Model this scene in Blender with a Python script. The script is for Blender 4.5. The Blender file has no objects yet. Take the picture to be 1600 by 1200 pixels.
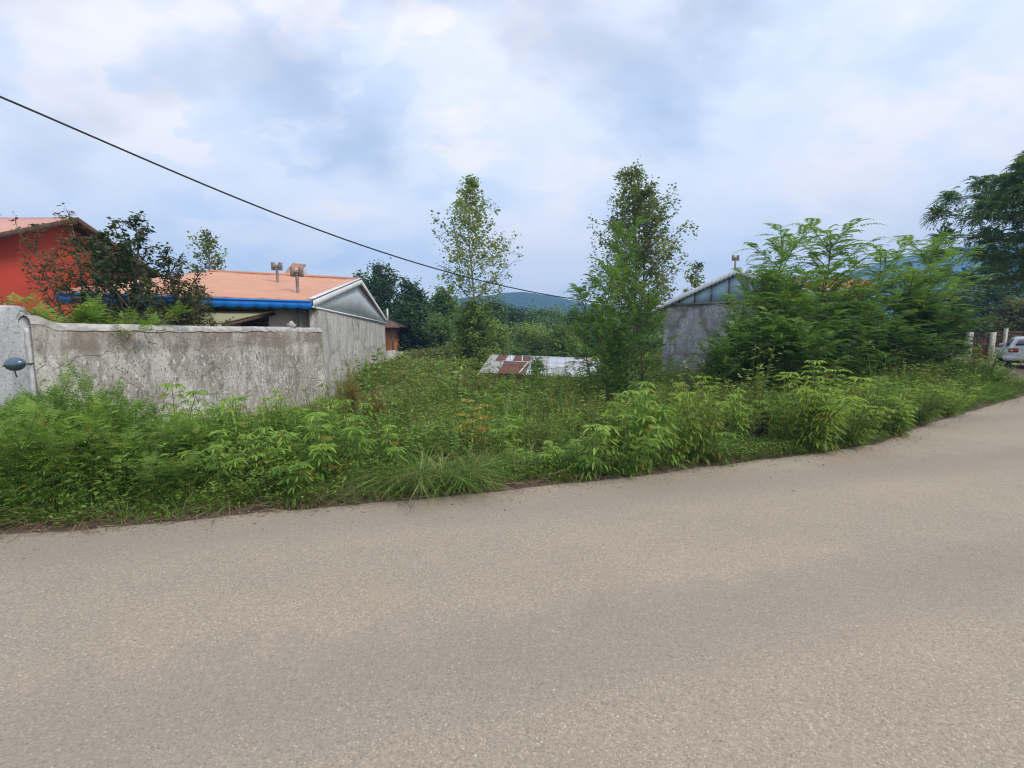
import bpy, math, random
import numpy as np
from math import radians as R, pi, sin, cos
from mathutils import Vector

scene = bpy.context.scene
COL = scene.collection
rng = np.random.default_rng(7)
random.seed(7)

# ------------------------------------------------------------------ camera
F = 700.0
EYE = 1.6
PITCH = math.atan(80 / F)
cam_d = bpy.data.cameras.new('camera')
cam_d.sensor_width = 36.0
cam_d.lens = F / 1600 * 36
cam_d.clip_start = 0.05
cam_d.clip_end = 6000
cam = bpy.data.objects.new('camera', cam_d)
cam.location = (0, 0, EYE)
cam.rotation_euler = (pi / 2 - PITCH, 0, 0)
COL.objects.link(cam)
scene.camera = cam

# ------------------------------------------------------------------ world
SUN_EL, SUN_AZ = R(48), R(115)       # azimuth clockwise from +Y
w = bpy.data.worlds.new('World')
scene.world = w
w.use_nodes = True
nt = w.node_tree
nt.nodes.clear()
N = nt.nodes.new
L = nt.links.new
out = N('ShaderNodeOutputWorld')
bg = N('ShaderNodeBackground')
bg.inputs['Strength'].default_value = 0.12
L(bg.outputs[0], out.inputs[0])
sky = N('ShaderNodeTexSky')
sky.sky_type = 'NISHITA'
sky.sun_disc = False
sky.sun_elevation = SUN_EL
sky.sun_rotation = SUN_AZ
sky.air_density = 1.0
sky.dust_density = 2.0
tc = N('ShaderNodeTexCoord')
sep = N('ShaderNodeSeparateXYZ')
L(tc.outputs['Generated'], sep.inputs[0])


def wmath(op, a, b=None, clamp=False):
    n = N('ShaderNodeMath')
    n.operation = op
    n.use_clamp = clamp
    for i, v in enumerate((a, b)):
        if v is None:
            continue
        if isinstance(v, (int, float)):
            n.inputs[i].default_value = v
        else:
            L(v, n.inputs[i])
    return n.outputs[0]


zc = wmath('MAXIMUM', wmath('ADD', wmath('ABSOLUTE', sep.outputs[2]), 0.40), 0.05)
px = wmath('DIVIDE', sep.outputs[0], zc)
py = wmath('DIVIDE', sep.outputs[1], zc)
cmb = N('ShaderNodeCombineXYZ')
L(px, cmb.inputs[0])
L(py, cmb.inputs[1])


def wnoise(scale, detail, rough, loc, dist=0.0):
    m = N('ShaderNodeMapping')
    m.inputs['Location'].default_value = loc
    m.inputs['Scale'].default_value = (scale, scale * 1.25, scale)
    L(cmb.outputs[0], m.inputs[0])
    n = N('ShaderNodeTexNoise')
    n.inputs['Scale'].default_value = 1
    n.inputs['Detail'].default_value = detail
    n.inputs['Roughness'].default_value = rough
    n.inputs['Distortion'].default_value = dist
    L(m.outputs[0], n.inputs['Vector'])
    return n.outputs[0]


def wramp(fac, stops):
    r = N('ShaderNodeValToRGB')
    r.color_ramp.interpolation = 'EASE'
    el = r.color_ramp.elements
    while len(el) < len(stops):
        el.new(0.5)
    for e, (p, c) in zip(el, stops):
        e.position = p
        e.color = (c[0], c[1], c[2], 1)
    L(fac, r.inputs[0])
    return r.outputs[0]


n_big = wnoise(0.9, 3, 0.5, (19.4, 2.7, 0), 0.3)
n_mid = wnoise(2.5, 7, 0.52, (24.2, 13.1, 0), 0.25)
n_cov = wnoise(1.3, 5, 0.5, (23.7, 6.1, 0), 0.2)
cv = wmath('ADD', wmath('MULTIPLY', n_big, 0.42), wmath('MULTIPLY', n_mid, 0.58))
# single clouds and gaps: (azimuth from +Y, elevation, angular radius, lift)
n_w1, n_w2 = wnoise(4.2, 5, 0.55, (3, 3, 0)), wnoise(4.2, 5, 0.55, (13, 23, 0))
wv_ = N('ShaderNodeCombineXYZ')
L(wmath('MULTIPLY', wmath('SUBTRACT', n_w1, 0.5), 0.22), wv_.inputs[0])
L(wmath('MULTIPLY', wmath('SUBTRACT', n_w2, 0.5), 0.18), wv_.inputs[2])
wd = N('ShaderNodeVectorMath')
wd.operation = 'ADD'
L(tc.outputs['Generated'], wd.inputs[0])
L(wv_.outputs[0], wd.inputs[1])
for (az_, el_, rad_, amp_) in ((-46, 27, 6.5, .16), (-36, 27, 6.5, .13), (-39, 37, 7, .10), (-17, 30, 4.5, .11), (-9, 23, 5, .10), (4, 22, 6, .13), (30, 18, 9, .13),
                               (42, 12, 8, .10), (4, 8, 6, .10), (-27, 15, 4, .10), (-12, 9, 7, .06), (14, 40, 9, .06), (-62, 30, 9, .12), (60, 25, 10, .1),
                               (-43, 32, 4, -.10), (-25, 34, 6, -.10), (-52, 20, 6, -.05), (22, 10, 7, -.06), (20, 32, 9, -.03), (120, 35, 14, .1), (200, 30, 15, .12), (-110, 30, 14, .1)):
    dp = N('ShaderNodeVectorMath')
    dp.operation = 'DOT_PRODUCT'
    L(wd.outputs[0], dp.inputs[0])
    a_, e_ = R(az_), R(el_)
    dp.inputs[1].default_value = (sin(a_) * cos(e_), cos(a_) * cos(e_), sin(e_))
    mr = N('ShaderNodeMapRange')
    mr.interpolation_type = 'SMOOTHSTEP'
    mr.inputs['From Min'].default_value = cos(R(rad_ * 1.7))
    mr.inputs['From Max'].default_value = 1.0
    mr.inputs['To Min'].default_value = 0
    mr.inputs['To Max'].default_value = amp_ * 0.7
    L(dp.outputs['Value'], mr.inputs['Value'])
    cv = wmath('ADD', cv, mr.outputs[0])
K = 1.2 / 0.12
cloud = wramp(cv, [(0.36, (0.49 * K, 0.575 * K, 0.73 * K)),
                   (0.46, (0.555 * K, 0.62 * K, 0.745 * K)),
                   (0.55, (0.66 * K, 0.69 * K, 0.77 * K)),
                   (0.70, (0.79 * K, 0.755 * K, 0.745 * K))])
# fraction of sky that is cloud free
cover = wramp(n_cov, [(0.38, (0.62, 0.62, 0.62)), (0.5, (1, 1, 1))])
mixs = N('ShaderNodeMix')
mixs.data_type = 'RGBA'
L(cover, mixs.inputs['Factor'])
gain = N('ShaderNodeMix')
gain.data_type = 'RGBA'
gain.blend_type = 'MULTIPLY'
gain.inputs['Factor'].default_value = 1
gain.inputs['B'].default_value = (1.15, 1.05, 1.0, 1)
L(sky.outputs[0], gain.inputs['A'])
L(gain.outputs['Result'], mixs.inputs['A'])
L(cloud, mixs.inputs['B'])
# a warmer, paler band of cloud low over the horizon
lowm = wramp(wmath('ABSOLUTE', sep.outputs[2]), [(0.0, (0.85, 0.85, 0.85)), (0.34, (0, 0, 0))])
mixh = N('ShaderNodeMix')
mixh.data_type = 'RGBA'
L(wmath('MULTIPLY', lowm, wramp(n_mid, [(0.35, (.25, .25, .25)), (0.6, (1, 1, 1))]), True), mixh.inputs['Factor'])
L(mixs.outputs['Result'], mixh.inputs['A'])
mixh.inputs['B'].default_value = (0.76 * K, 0.745 * K, 0.765 * K, 1)
L(mixh.outputs['Result'], bg.inputs['Color'])

sd = bpy.data.lights.new('sun', 'SUN')
sd.energy = 1.8
sd.angle = R(16)
sd.color = (1.0, 0.91, 0.76)
sun = bpy.data.objects.new('sun', sd)
sdir = Vector((sin(SUN_AZ) * cos(SUN_EL), cos(SUN_AZ) * cos(SUN_EL), sin(SUN_EL)))
sun.rotation_euler = sdir.to_track_quat('Z', 'Y').to_euler()
COL.objects.link(sun)

vs = scene.view_settings
vs.view_transform = 'Standard'
vs.look = 'None'
vs.gamma = 1
vs.use_curve_mapping = False
vs.exposure = 0.34
cy = scene.cycles
cy.max_bounces = 5
cy.diffuse_bounces = 3
cy.glossy_bounces = 2
cy.transmission_bounces = 3
cy.transparent_max_bounces = 4
cy.volume_bounces = 1
cy.use_denoising = True
cy.pixel_filter_type = 'BLACKMAN_HARRIS'
cy.filter_width = 1.15

# ------------------------------------------------------------------ picture geometry helpers
cp, sp_ = cos(PITCH), sin(PITCH)


def ray(u, v):
    dx = (u - 800) / F
    dy = (600 - v) / F
    return np.array([dx, cp + dy * sp_, -sp_ + dy * cp])


def P(u, v, D):
    r = ray(u, v)
    k = D / r[1]
    return np.array([r[0] * k, D, EYE + r[2] * k])


def G(u, v, z=0.0):
    r = ray(u, v)
    k = (z - EYE) / r[2]
    return np.array([r[0] * k, r[1] * k, z])


def hit(u, p, e):
    """plan point of the sight line of column u on the vertical plane through p along e"""
    r = ray(u, 520)
    a = np.array([[r[0], -e[0]], [r[1], -e[1]]])
    k, s = np.linalg.solve(a, np.array([p[0], p[1]]))
    return np.array([r[0] * k, r[1] * k])


def zat(u, v, D):
    return P(u, v, D)[2]


# ------------------------------------------------------------------ node helper for materials
class M:
    def __init__(s, name):
        s.m = bpy.data.materials.new(name)
        s.m.use_nodes = True
        s.t = s.m.node_tree
        s.t.nodes.clear()
        s.out = s.n('ShaderNodeOutputMaterial')
        s._c = {}

    def n(s, t, **kw):
        x = s.t.nodes.new(t)
        for k, v in kw.items():
            setattr(x, k, v)
        return x

    def l(s, a, b):
        if isinstance(a, (int, float)):
            b.default_value = a
        elif isinstance(a, tuple):
            b.default_value = (*a, 1) if len(a) == 3 and b.type == 'RGBA' else a
        else:
            s.t.links.new(a, b)

    def coord(s, kind='Object'):
        if 'tc' not in s._c:
            s._c['tc'] = s.n('ShaderNodeTexCoord')
        return s._c['tc'].outputs[kind]

    def map(s, scale=(1, 1, 1), loc=(0, 0, 0), rot=(0, 0, 0), src=None):
        m = s.n('ShaderNodeMapping')
        m.inputs['Scale'].default_value = scale
        m.inputs['Location'].default_value = loc
        m.inputs['Rotation'].default_value = rot
        s.l(src if src is not None else s.coord(), m.inputs[0])
        return m.outputs[0]

    def noise(s, scale, detail=4, rough=0.5, vec=None, dist=0.0):
        n = s.n('ShaderNodeTexNoise')
        n.inputs['Scale'].default_value = scale
        n.inputs['Detail'].default_value = detail
        n.inputs['Roughness'].default_value = rough
        n.inputs['Distortion'].default_value = dist
        s.l(vec if vec is not None else s.coord(), n.inputs['Vector'])
        return n.outputs[0]

    def voro(s, scale, feature='F1', vec=None, out='Distance'):
        n = s.n('ShaderNodeTexVoronoi', feature=feature)
        n.inputs['Scale'].default_value = scale
        s.l(vec if vec is not None else s.coord(), n.inputs['Vector'])
        return n.outputs[out]

    def ramp(s, fac, stops, interp='LINEAR'):
        r = s.n('ShaderNodeValToRGB')
        r.color_ramp.interpolation = interp
        el = r.color_ramp.elements
        while len(el) < len(stops):
            el.new(0.5)
        for e, (p, c) in zip(el, stops):
            e.position = p
            if isinstance(c, (int, float)):
                c = (c, c, c)
            e.color = (*c, 1)
        s.l(fac, r.inputs[0])
        return r.outputs[0]

    def math(s, op, a, b=None, clamp=False):
        n = s.n('ShaderNodeMath', operation=op, use_clamp=clamp)
        s.l(a, n.inputs[0])
        if b is not None:
            s.l(b, n.inputs[1])
        return n.outputs[0]

    def mix(s, fac, a, b, mode='MIX'):
        n = s.n('ShaderNodeMix', data_type='RGBA', blend_type=mode)
        s.l(fac, n.inputs['Factor'])
        s.l(a, n.inputs['A'])
        s.l(b, n.inputs['B'])
        return n.outputs['Result']

    def attr(s, name):
        n = s.n('ShaderNodeAttribute', attribute_name=name)
        return n.outputs['Fac']

    def bump(s, h, strength=0.3, dist=0.01):
        n = s.n('ShaderNodeBump')
        n.inputs['Strength'].default_value = strength
        n.inputs['Distance'].default_value = dist
        s.l(h, n.inputs['Height'])
        return n.outputs[0]

    def bsdf(s, col, rough=0.8, metal=0.0, spec=0.3, normal=None, link=True):
        b = s.n('ShaderNodeBsdfPrincipled')
        s.l(col, b.inputs['Base Color'])
        s.l(rough, b.inputs['Roughness'])
        s.l(metal, b.inputs['Metallic'])
        b.inputs['Specular IOR Level'].default_value = spec
        if normal is not None:
            s.l(normal, b.inputs['Normal'])
        if link:
            s.l(b.outputs[0], s.out.inputs[0])
        return b.outputs[0]


def leafmat(name, dark, mid, light, odd=None, oddp=0.93, trans=0.3, patch=None, rough=0.55):
    m = M(name)
    t = m.attr('tint')
    oi = m.n('ShaderNodeObjectInfo')
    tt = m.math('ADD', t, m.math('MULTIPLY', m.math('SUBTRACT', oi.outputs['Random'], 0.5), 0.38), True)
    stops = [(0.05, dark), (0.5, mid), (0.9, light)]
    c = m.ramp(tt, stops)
    if odd:
        o = m.attr('odd')
        c = m.mix(m.ramp(o, [(oddp - 0.01, 0), (oddp + 0.02, 1)]), c, odd)
    if patch:
        # broad patches of another shade over the field, by place
        nn = m.noise(0.35, 3, 0.55, oi.outputs['Location'])
        c = m.mix(m.ramp(nn, [(0.45, 0), (0.62, 0.75)]), c, patch)
    b = m.bsdf(c, rough, 0, 0.25, link=False)
    tr = m.n('ShaderNodeBsdfTranslucent')
    m.l(m.mix(1.0, c, (1.3, 1.5, 0.6), 'MULTIPLY'), tr.inputs[0])
    mx = m.n('ShaderNodeMixShader')
    mx.inputs[0].default_value = trans
    m.l(b, mx.inputs[1])
    m.l(tr.outputs[0], mx.inputs[2])
    m.l(mx.outputs[0], m.out.inputs[0])
    return m.m


MT = {}
MT['leaf_weed'] = leafmat('weed leaves', (.055, .11, .022), (.13, .235, .040), (.27, .40, .075), (.26, .14, .03), 0.965)
MT['leaf_weed2'] = leafmat('yellow green weed leaves', (.065, .115, .022), (.15, .235, .036), (.27, .37, .06), (.27, .13, .04), 0.95)
MT['leaf_feather'] = leafmat('feathery weed leaves', (.055, .11, .022), (.12, .22, .038), (.23, .35, .06), (.22, .20, .03), 0.96)
MT['leaf_field'] = leafmat('field weed leaves', (.06, .10, .022), (.145, .215, .045), (.29, .37, .09), (.28, .13, .06), 0.94, patch=(.20, .175, .06))
MT['leaf_frond'] = leafmat('pinnate leaves', (.038, .085, .030), (.095, .185, .048), (.21, .33, .065), (.22, .2, .03), 0.985)
MT['leaf_dark'] = leafmat('dark tree leaves', (.022, .05, .022), (.05, .095, .034), (.10, .16, .055))
MT['leaf_mid'] = leafmat('mid green leaves', (.045, .085, .024), (.095, .165, .045), (.18, .27, .08))
MT['leaf_acacia'] = leafmat('dark feathery leaves', (.04, .075, .026), (.085, .145, .046), (.16, .24, .08), trans=.4)
MT['leaf_pale'] = leafmat('pale green leaves', (.08, .13, .035), (.16, .24, .06), (.27, .36, .10))
MT['leaf_poplar'] = leafmat('poplar leaves', (.07, .10, .028), (.16, .215, .055), (.29, .34, .10), (.30, .24, .06), 0.95, trans=.4)
MT['leaf_shrub'] = leafmat('shrub leaves', (.018, .04, .018), (.04, .075, .028), (.095, .13, .045), (.20, .10, .04), 0.95)
MT['leaf_brown'] = leafmat('browned shrub leaves', (.07, .07, .025), (.12, .11, .04), (.2, .17, .07), (.26, .10, .05), 0.75)
MT['leaf_plume'] = leafmat('yellowed plume', (.14, .16, .03), (.28, .24, .05), (.42, .34, .1), (.45, .17, .06), 0.8)
MT['leaf_dry'] = leafmat('dry seed heads', (.12, .10, .035), (.22, .18, .06), (.34, .28, .1), (.2, .1, .05), 0.8)
MT['leaf_autumn'] = leafmat('yellow turning leaves', (.2, .2, .03), (.38, .28, .04), (.42, .34, .06), (.45, .13, .03), 0.88)
MT['leaf_olive'] = leafmat('olive bush leaves', (.06, .09, .02), (.11, .14, .03), (.2, .22, .05), (.24, .12, .05), 0.85)
MT['grass'] = leafmat('grass', (.055, .11, .022), (.13, .24, .042), (.25, .37, .075), (.38, .32, .15), 0.94)
MT['grass_short'] = leafmat('short grass', (.06, .12, .022), (.12, .23, .036), (.19, .32, .055), (.32, .28, .13), 0.95)
MT['straw'] = leafmat('dead stalks', (.10, .065, .04), (.24, .17, .10), (.42, .32, .20), trans=0.05, rough=0.8)


def simple(name, col, rough=0.8, metal=0.0, spec=0.3, var=0.25, scale=6.0, bump=0.0):
    m = M(name)
    n = m.noise(scale, 5, 0.6)
    lo = tuple(c * (1 - var) for c in col)
    hi = tuple(min(1, c * (1 + var)) for c in col)
    c = m.ramp(n, [(0.3, lo), (0.7, hi)])
    m.bsdf(c, rough, metal, spec, m.bump(m.noise(scale * 8, 3), bump, 0.01) if bump else None)
    return m.m


MT['bark'] = simple('grey brown bark', (.13, .105, .08), 0.9, var=.4, scale=9, bump=.5)
MT['bark_pale'] = simple('pale poplar bark', (.24, .25, .17), 0.85, var=.3, scale=9, bump=.3)
MT['stem'] = simple('green stems', (.11, .14, .045), 0.7)
MT['stem_olive'] = simple('olive brown stems', (.10, .10, .05), 0.8)
MT['stem_brown'] = simple('brown stems', (.17, .11, .06), 0.8)
MT['white_paint'] = simple('white painted metal', (.66, .69, .72), 0.55, var=.12, scale=3)
MT['cream'] = simple('cream render', (.50, .45, .38), 0.9, var=.12, scale=1.5, bump=.1)
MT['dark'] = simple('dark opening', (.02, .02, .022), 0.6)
MT['black'] = simple('black rubber', (.015, .015, .016), 0.8)
MT['brown_wood'] = simple('brown timber', (.11, .065, .045), 0.8, var=.3)
MT['pipe'] = simple('galvanised pipe', (.22, .185, .165), 0.55, metal=.4, var=.35, scale=12)
MT['pipe_dark'] = simple('dark grey pipe', (.16, .17, .16), 0.6, var=.25)
MT['soil'] = simple('dark verge soil', (.10, .07, .05), 0.95, var=.45, scale=9, bump=.6)
MT['char'] = simple('charred wood', (.02, .018, .016), 0.9, var=.4, scale=20, bump=.6)


def mat_road():
    m = M('worn sandy asphalt')
    big = m.noise(0.45, 4, 0.55, m.map((0.55, 1.3, 1), rot=(0, 0, R(14))))
    mid = m.noise(2.6, 5, 0.6)
    dust = m.ramp(m.math('ADD', m.math('MULTIPLY', big, .7), m.math('MULTIPLY', mid, .3)),
                  [(0.34, (.31, .264, .207)), (0.5, (.338, .286, .222)), (0.66, (.37, .31, .236))])
    # aggregate: every stone of the chippings its own tone
    cellc = m.voro(150, 'F1', m.coord(), 'Color')
    bw = m.n('ShaderNodeSeparateColor')
    m.l(cellc, bw.inputs[0])
    tone = m.ramp(bw.outputs[0], [(0.0, 0.50), (0.18, 0.80), (0.5, 1.0), (0.85, 1.12), (0.95, 1.45), (1.0, 1.9)])
    c = m.mix(0.55, dust, tone, 'MULTIPLY')
    c2 = m.noise(38, 4, 0.75)
    c = m.mix(1.0, c, m.ramp(c2, [(0.3, .88), (0.5, 1.0), (0.7, 1.10)]), 'MULTIPLY')
    # sparse dark pits and pale chips
    pit = m.voro(26, 'F1', m.map((1, 1, 1), (5, 2, 0)))
    c = m.mix(m.ramp(pit, [(0.09, .6), (0.15, 0)]), c, (.14, .115, .10))
    chip = m.voro(17, 'F1', m.map((1, 1, 1), (1, 9, 0)))
    c = m.mix(m.ramp(chip, [(0.06, .8), (0.09, 0)]), c, (.62, .58, .52))
    # faint tyre tracks following the road: darker bands
    sepx = m.n('ShaderNodeSeparateXYZ')
    m.l(m.map((1, 1, 1), rot=(0, 0, R(-14))), sepx.inputs[0])
    wv = m.math('SINE', m.math('ADD', m.math('MULTIPLY', sepx.outputs[1], 3.3), m.math('MULTIPLY', mid, 2.2)))
    c = m.mix(m.ramp(wv, [(0.1, 0), (0.95, .34)]), c, (.225, .195, .165))
    stain = m.noise(1.1, 6, 0.6, m.map((1, 1, 1), (31, 7, 0)), 0.6)
    c = m.mix(m.ramp(stain, [(0.60, 0), (0.74, .4)]), c, (.38, .30, .20))
    hb = m.math('ADD', m.voro(125), m.math('MULTIPLY', m.noise(60, 3, .6), .6))
    m.bsdf(c, 0.86, 0, 0.25, m.bump(hb, 0.3, 0.003))
    return m.m


def mat_ground():
    m = M('earth and low green')
    n = m.noise(0.8, 6, 0.6)
    n2 = m.noise(9, 5, 0.65)
    c = m.ramp(n, [(0.35, (.06, .075, .025)), (0.65, (.085, .105, .035))])
    c = m.mix(m.ramp(n2, [(0.4, 0), (0.7, .6)]), c, (.075, .055, .035))
    m.bsdf(c, 0.95, 0, 0.1, m.bump(n2, 0.6, 0.05))
    return m.m


def mat_dirt():
    m = M('reddish dirt drive')
    n = m.noise(1.2, 6, 0.65)
    c = m.ramp(n, [(0.3, (.27, .19, .125)), (0.7, (.46, .34, .24))])
    c = m.mix(m.ramp(m.noise(18, 4, .7), [(0.35, .5), (0.6, 0)]), c, (.17, .12, .085))
    m.bsdf(c, 0.95, 0, 0.1, m.bump(m.noise(25, 4), 0.5, 0.03))
    return m.m


def mat_concrete(name, base, white, dark, cell=0.8, crackw=0.03, brown=None, vdir=None, crackdark=(.15, .14, .12), cmix=.8, zcap=None):
    """old cement render: limewashed flecks, grime runs, patched cracks. vdir = plan angle of the wall"""
    m = M(name)
    vec = m.map((1, 1, 1), rot=(0, 0, vdir or 0))
    streak = m.noise(3.2, 7, 0.68, m.map((1, 1, 0.42), rot=(0, 0, vdir or 0)))
    fleck = m.noise(26, 5, 0.75)
    coarse = m.noise(1.05, 5, 0.6, m.map((1, 1, 1), (4, 4, 4)))
    c = m.mix(m.ramp(streak, [(0.42, 0), (0.54, 1)]), base, white)
    c = m.mix(m.ramp(coarse, [(0.42, .75), (0.60, 0)]), c, base)
    c = m.mix(m.ramp(fleck, [(0.38, .9), (0.47, 0)]), c, dark)
    fl2 = m.noise(13, 6, 0.75, m.map((1, 1, .6), (7, 1, 2)))
    c = m.mix(m.ramp(fl2, [(0.55, 0), (0.62, .8)]), c, tuple(min(1, x * 1.12) for x in white))
    c = m.mix(m.ramp(m.noise(8, 6, 0.7, m.map((1, 1, .5), (3, 8, 5))), [(0.56, 0), (0.66, .7)]), c, dark)
    # dark runs down from the top
    run = m.noise(5.5, 4, 0.6, m.map((1, 1, 0.10), rot=(0, 0, vdir or 0)))
    c = m.mix(m.ramp(run, [(0.56, 0), (0.70, .55)]), c, tuple(x * .6 for x in base))
    # cracks and patched joints
    wob = m.noise(1.6, 4, 0.6)
    wv = m.n('ShaderNodeVectorMath', operation='ADD')
    m.l(vec, wv.inputs[0])
    sc = m.n('ShaderNodeVectorMath', operation='SCALE')
    m.l(m.n('ShaderNodeTexNoise').outputs['Color'], sc.inputs[0])
    sc.inputs['Scale'].default_value = 0.0
    cx = m.n('ShaderNodeCombineXYZ')
    m.l(m.math('MULTIPLY', wob, .55), cx.inputs[0])
    m.l(m.math('MULTIPLY', wob, .55), cx.inputs[1])
    m.l(m.math('MULTIPLY', m.noise(2.1, 4, .6, m.map((1, 1, 1), (9, 3, 1))), .5), cx.inputs[2])
    m.l(cx.outputs[0], wv.inputs[1])
    vv = m.n('ShaderNodeTexVoronoi', feature='DISTANCE_TO_EDGE')
    vv.inputs['Scale'].default_value = cell
    vv.inputs['Randomness'].default_value = 0.62
    m.l(wv.outputs[0], vv.inputs['Vector'])
    ck = m.ramp(m.math('ADD', vv.outputs['Distance'], m.math('MULTIPLY', m.math('SUBTRACT', m.noise(4, 4, .7), .5), .05)),
                [(crackw * .4, 1), (crackw * 1.6, 0)])
    c = m.mix(m.math('MULTIPLY', ck, m.ramp(m.noise(.9, 3), [(0.35, .35), (0.6, cmix)])), c, crackdark)
    if brown:
        sp = m.n('ShaderNodeSeparateXYZ')
        m.l(m.coord(), sp.inputs[0])
        zz = m.math('ADD', sp.outputs[2], m.math('MULTIPLY', m.math('SUBTRACT', m.noise(1.7, 5, .6), .5), .28))
        c = m.mix(m.ramp(zz, [(zcap - .36, 0), (zcap - .24, .8), (zcap + .02, .8), (zcap + .06, .0)]) if False else
                  m.math('MULTIPLY', m.ramp(m.math('SUBTRACT', zz, zcap - .8), [(.38, 0), (.50, 1)]), m.ramp(streak, [(0.35, .9), (0.62, .35)])), c, brown)
    h = m.math('ADD', m.math('MULTIPLY', fleck, .6), m.math('MULTIPLY', ck, -.6))
    m.bsdf(c, 0.95, 0, 0.15, m.bump(h, 0.55, 0.02))
    return m.m


MT['road'] = mat_road()
MT['ground'] = mat_ground()
MT['dirt'] = mat_dirt()
MT['wall_yard'] = mat_concrete('weathered yard wall render', (.35, .325, .285), (.68, .655, .62), (.12, .11, .095), 1.1, .012,
                               cmix=.45, brown=(.25, .205, .165), vdir=R(80), zcap=1.66)
MT['wall_house'] = mat_concrete('patched grey gable render', (.45, .435, .41), (.64, .63, .61), (.22, .21, .19), .62, .055,
                                vdir=R(82), crackdark=(.29, .27, .245), cmix=.8)
MT['wall_right'] = mat_concrete('cold grey render', (.27, .28, .30), (.42, .435, .46), (.15, .155, .165), .7, .05, vdir=R(-42))
MT['wall_pillar'] = mat_concrete('limewashed gate pier', (.50, .51, .51), (.60, .61, .61), (.30, .29, .27), .3, .01, vdir=0)


def mat_roof(name, col, dirty, streakdir=(1, 1, 1), rough=.6):
    m = M(name)
    n = m.noise(1.3, 6, .6)
    c = m.ramp(n, [(0.3, tuple(x * .88 for x in col)), (0.7, tuple(min(1, x * 1.08) for x in col))])
    c = m.mix(m.ramp(m.noise(4, 6, .7, m.map((1, .35, 1))), [(0.55, 0), (0.75, .55)]), c, dirty)
    m.bsdf(c, rough, 0, .3, m.bump(m.noise(3, 3), .15, .02))
    return m.m


MT['roof_orange'] = mat_roof('salmon painted roof sheet', (.60, .30, .19), (.44, .23, .16))
MT['roof_pink'] = mat_roof('faded pink roof sheet', (.58, .30, .235), (.42, .24, .2))
MT['roof_brown'] = mat_roof('dark brown roof', (.14, .07, .05), (.08, .05, .04))
MT['red_wall'] = mat_roof('red painted wall', (.50, .062, .036), (.36, .05, .035), rough=.75)
MT['roof_tile'] = mat_roof('red clay tiles', (.48, .16, .09), (.3, .12, .08), rough=.8)
MT['moss'] = mat_roof('mossy cement sheet', (.33, .32, .2), (.12, .12, .06), rough=.9)
MT['blue'] = mat_roof('bright blue painted fascia', (.012, .20, .66), (.06, .22, .5), rough=.5)
MT['gable_blue'] = mat_roof('blue grey profiled sheet', (.50, .56, .60), (.40, .45, .49), rough=.5)
MT['gable_blue2'] = mat_roof('weathered light blue sheet', (.31, .45, .57), (.38, .44, .49), rough=.5)
MT['tin'] = mat_roof('pale zinc sheet', (.50, .54, .60), (.34, .33, .35), rough=.45)
MT['tin_old'] = mat_roof('dull zinc sheet', (.40, .39, .38), (.22, .15, .12), rough=.6)
MT['rust'] = mat_roof('rusted sheet', (.17, .075, .055), (.09, .05, .04), rough=.85)
MT['orange_wall'] = mat_roof('orange clay wall', (.42, .17, .075), (.22, .13, .07), rough=.9)
MT['gate_red'] = mat_roof('rusty red gate sheet', (.10, .035, .025), (.06, .03, .025), rough=.7)
MT['block'] = simple('pale concrete block', (.44, .44, .40), .95, var=.3, scale=5)
MT['car'] = simple('white car paint', (.66, .70, .76), 0.25, spec=.6, var=.04)
MT['glass'] = simple('dark car glass', (.03, .04, .05), 0.08, spec=.8, var=.05)
MT['red_lamp'] = simple('red lamp lens', (.28, .012, .015), 0.2, spec=.6)
MT['plate'] = simple('blue edged number plate', (.25, .42, .6), 0.4)
MT['chrome'] = simple('blue grey glossy shell', (.10, .15, .21), 0.16, metal=.55, spec=.7, var=.1)
MT['rim'] = simple('grey wheel rim', (.3, .3, .31), 0.4, metal=.6)
MT['cable'] = simple('black cable', (.03, .03, .032), 0.7)


def mat_far(name, a, b, sc):
    m = M(name)
    n = m.noise(sc, 6, .65)
    v = m.voro(sc * 1.5)
    c = m.ramp(m.math('ADD', m.math('MULTIPLY', n, .7), m.math('MULTIPLY', v, .3)), [(0.3, a), (0.65, b)])
    m.bsdf(c, .95, 0, .1)
    return m.m


MT['mountain'] = mat_far('wooded mountain side', (.014, .035, .020), (.04, .075, .035), .06)


# ------------------------------------------------------------------ mesh building
def add(name, me, parent=None, mat=None):
    o = bpy.data.objects.new(name, me)
    COL.objects.link(o)
    if parent is not None:
        o.parent = parent
    if mat is not None and me is not None:
        me.materials.append(mat)
    return o


def tag(o, label=None, cat=None, group=None, kind=None):
    if label:
        o['label'] = label
    if cat:
        o['category'] = cat
    if group:
        o['group'] = group
    if kind:
        o['kind'] = kind
    return o


def empty(name, loc=(0, 0, 0), label=None, cat=None, group=None, rz=0):
    o = bpy.data.objects.new(name, None)
    o.empty_display_size = .2
    o.location = [float(a) for a in loc]
    o.rotation_euler = (0, 0, rz)
    COL.objects.link(o)
    return tag(o, label, cat, group)


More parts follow.
